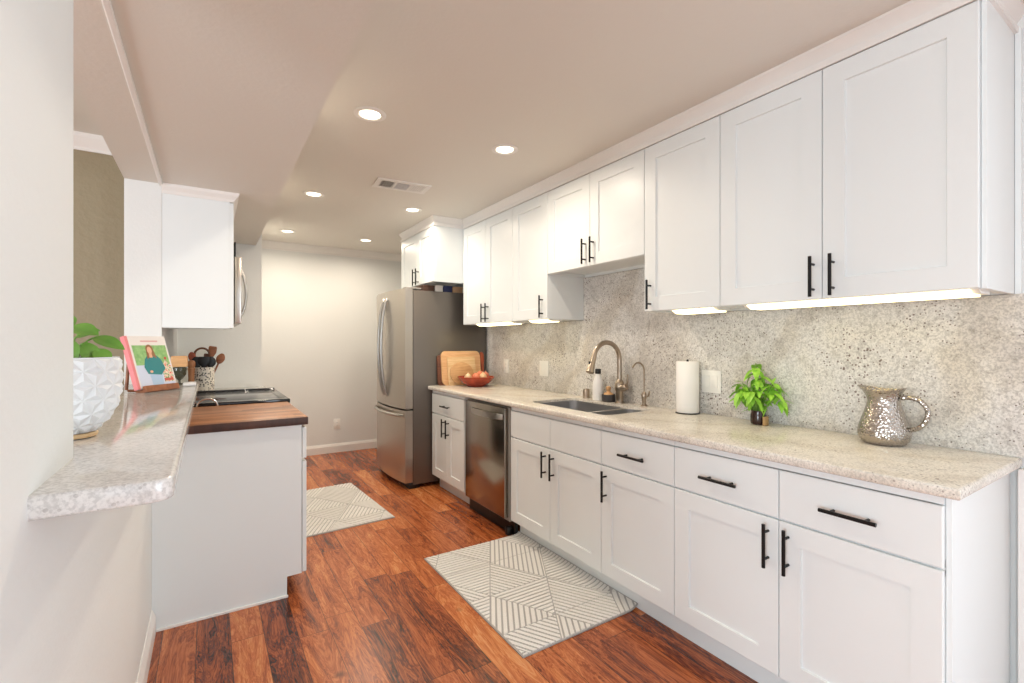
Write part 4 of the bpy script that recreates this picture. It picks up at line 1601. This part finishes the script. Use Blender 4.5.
# ledge below the book, with a lip in front
bbox_(mb, 0.015, BWd - 0.01, -0.0175, -0.003, -BTh - 0.012, 0.018)
bbox_(mb, 0.015, BWd - 0.01, -0.003, 0.010, 0.006, 0.018)
mb.build('ledge', M['easel'], ez, False)
mb = MB(); bbox_(mb, 0.04, BWd - 0.04, -0.0028, 0.20, -BTh - 0.012, -BTh - 0.002); mb.build('back_panel', M['easel'], ez, False)
for u_ in (0.03, BWd - 0.03):
    top_ = BP(u_, 0.15, -BTh - 0.018)
    bot_ = BP(u_, 0.0, -BTh - 0.018); bot_ = Vector((bot_.x, bot_.y, ZBAR + 0.0095)) - nn * 0.055
    MB().tube([bot_, top_], 0.0065, 8).build('leg', M['easel'], ez)
    ft = BP(u_, -0.012, 0.0)
    a_ = Vector((ft.x, ft.y, ZBAR + 0.0062)) + nn * 0.004
    MB().tube([a_, a_ - nn * 0.09], 0.0058, 8).build('foot', M['easel'], ez)

# goblet, tray at the end of the bar
gx, gy = -0.128, 3.02
MBx = MB()
MBx.lathe([(0.022, 0), (0.022, 0.003), (0.006, 0.010), (0.005, 0.022), (0.018, 0.034), (0.030, 0.055), (0.033, 0.078), (0.032, 0.090), (0.030, 0.090), (0.030, 0.076), (0.026, 0.056), (0.004, 0.036)], (gx, gy, ZBAR), 28)
gb = thing('footed_jar', 'smoky glass footed jar with a tan wooden lid, behind the cookbook', 'jar', (gx, gy, ZBAR))
MBx.build('glass', M['smoke'], gb, True, 60)
mb = MB()
mb.box(gx - 0.036, gx + 0.036, gy - 0.03, gy + 0.03, ZBAR + 0.0925, ZBAR + 0.150, 0.006)
mb.build('lid', M['beech'], gb)
tr = MB()
tr.poly_prism([(p[0], p[1]) for p in [(-0.106, 2.90), (-0.056, 2.90), (-0.054, 2.905), (-0.054, 3.02), (-0.058, 3.026), (-0.106, 3.026), (-0.110, 3.02), (-0.110, 2.905)]], 'z', ZBAR, ZBAR + 0.013, 0.003)
tag(tr.build('soap_dish', M['porcelain'], None), 'small flat white dish at the far end of the bar', 'dish')

# far counter objects: crock with utensils, pepper mill, knife block
ZF = 0.9142
CX, CY = -0.032, 4.50
MBx = MB()
MBx.lathe([(0.068, 0), (0.073, 0.004), (0.073, 0.19), (0.070, 0.195), (0.066, 0.19), (0.066, 0.012), (0.005, 0.010)], (CX, CY, ZF), 36)
tag(MBx.build('utensil_crock', M['speckle'], None, True, 60), 'speckled black and white crock of utensils beyond the cooktop', 'crock')


def utensil(label, name, x, y, tipx, tipz, m, head, flat=False, group='utensils in the speckled crock'):
    c_ = thing(name, label, name.replace('_', ' '), (CX + x, CY + y, ZF + 0.014))
    c_['group'] = group
    b0 = Vector((CX + x, CY + y, ZF + 0.014)); t0 = Vector((CX + tipx, CY + y * 1.4, ZF + tipz))
    MB().tube([b0, t0], [0.006, 0.007], 8).build('shaft', m, c_)
    d_ = (t0 - b0).normalized()
    sd = Vector((d_.z, 0, -d_.x))
    mb = MB()
    rings = []
    L_, W_ = head
    for i in range(9):
        s_ = i / 8
        wd = W_ / 2 * ((0.25 + 0.75 * min(1, s_ * 2.2)) * (1 if s_ < 0.95 else 0.85) if flat else max(0.12, math.sin(PI * (0.06 + 0.9 * s_)) ** 0.6))
        ce = t0 + d_ * (L_ * s_ - 0.004)
        rings.append([ce + sd * (wd * math.cos(2 * PI * k / 12)) + Vector((0, 1, 0)) * (0.006 * math.sin(2 * PI * k / 12)) for k in range(12)])
    mb.loft(rings)
    mb.build('head', m, c_)
    return c_


utensil('wooden spoon leaning far right out of the crock', 'wooden_spoon', 0.015, 0.0, 0.100, 0.225, M['easel'], (0.085, 0.06))
utensil('tall wooden spatula standing right of centre in the crock', 'wooden_spatula', 0.02, 0.03, 0.052, 0.270, M['easel'], (0.095, 0.058), True)
utensil('wooden spoon leaning left out of the crock', 'wooden_spoon', -0.03, 0.02, -0.072, 0.245, M['reddish'], (0.075, 0.052))
utensil('black slotted turner standing at the middle of the crock', 'turner', 0.0, -0.03, 0.002, 0.198, M['dark'], (0.085, 0.085), True)
utensil('black ladle at the right front of the crock', 'ladle', 0.03, -0.02, 0.044, 0.198, M['dark'], (0.085, 0.072))
utensil('black spaghetti server at the left front of the crock', 'server', -0.03, -0.02, -0.044, 0.198, M['dark'], (0.085, 0.075))
utensil('brown wooden fork at the back of the crock', 'wooden_fork', 0.0, 0.04, 0.02, 0.235, M['oakdark'], (0.07, 0.05), True)
mb = MB()
pts = [(CX - 0.012 + 0.05 * math.cos(2 * PI * k / 24), CY + 0.045, ZF + 0.295 + 0.05 * math.sin(2 * PI * k / 24)) for k in range(25)]
mb.tube(pts, 0.008, 8, False)
mb.tube([(CX - 0.012, CY + 0.03, ZF + 0.014), (CX - 0.012, CY + 0.045, ZF + 0.245)], 0.006, 8)
tag(mb.build('strainer_hoop', M['oakdark'], None), 'dark round hoop of a strainer rising from the crock', 'strainer', 'utensils in the speckled crock')

MBx = MB()
MBx.lathe([(0.024, 0), (0.026, 0.004), (0.024, 0.05), (0.020, 0.11), (0.022, 0.17), (0.026, 0.185), (0.026, 0.19), (0.021, 0.195), (0.026, 0.21), (0.027, 0.235), (0.018, 0.25), (0.004, 0.254)], (-0.112, 4.42, ZF), 24)
tag(MBx.build('pepper_mill', M['millwood'], None, True, 60), 'wooden pepper mill left of the utensil crock', 'mill')
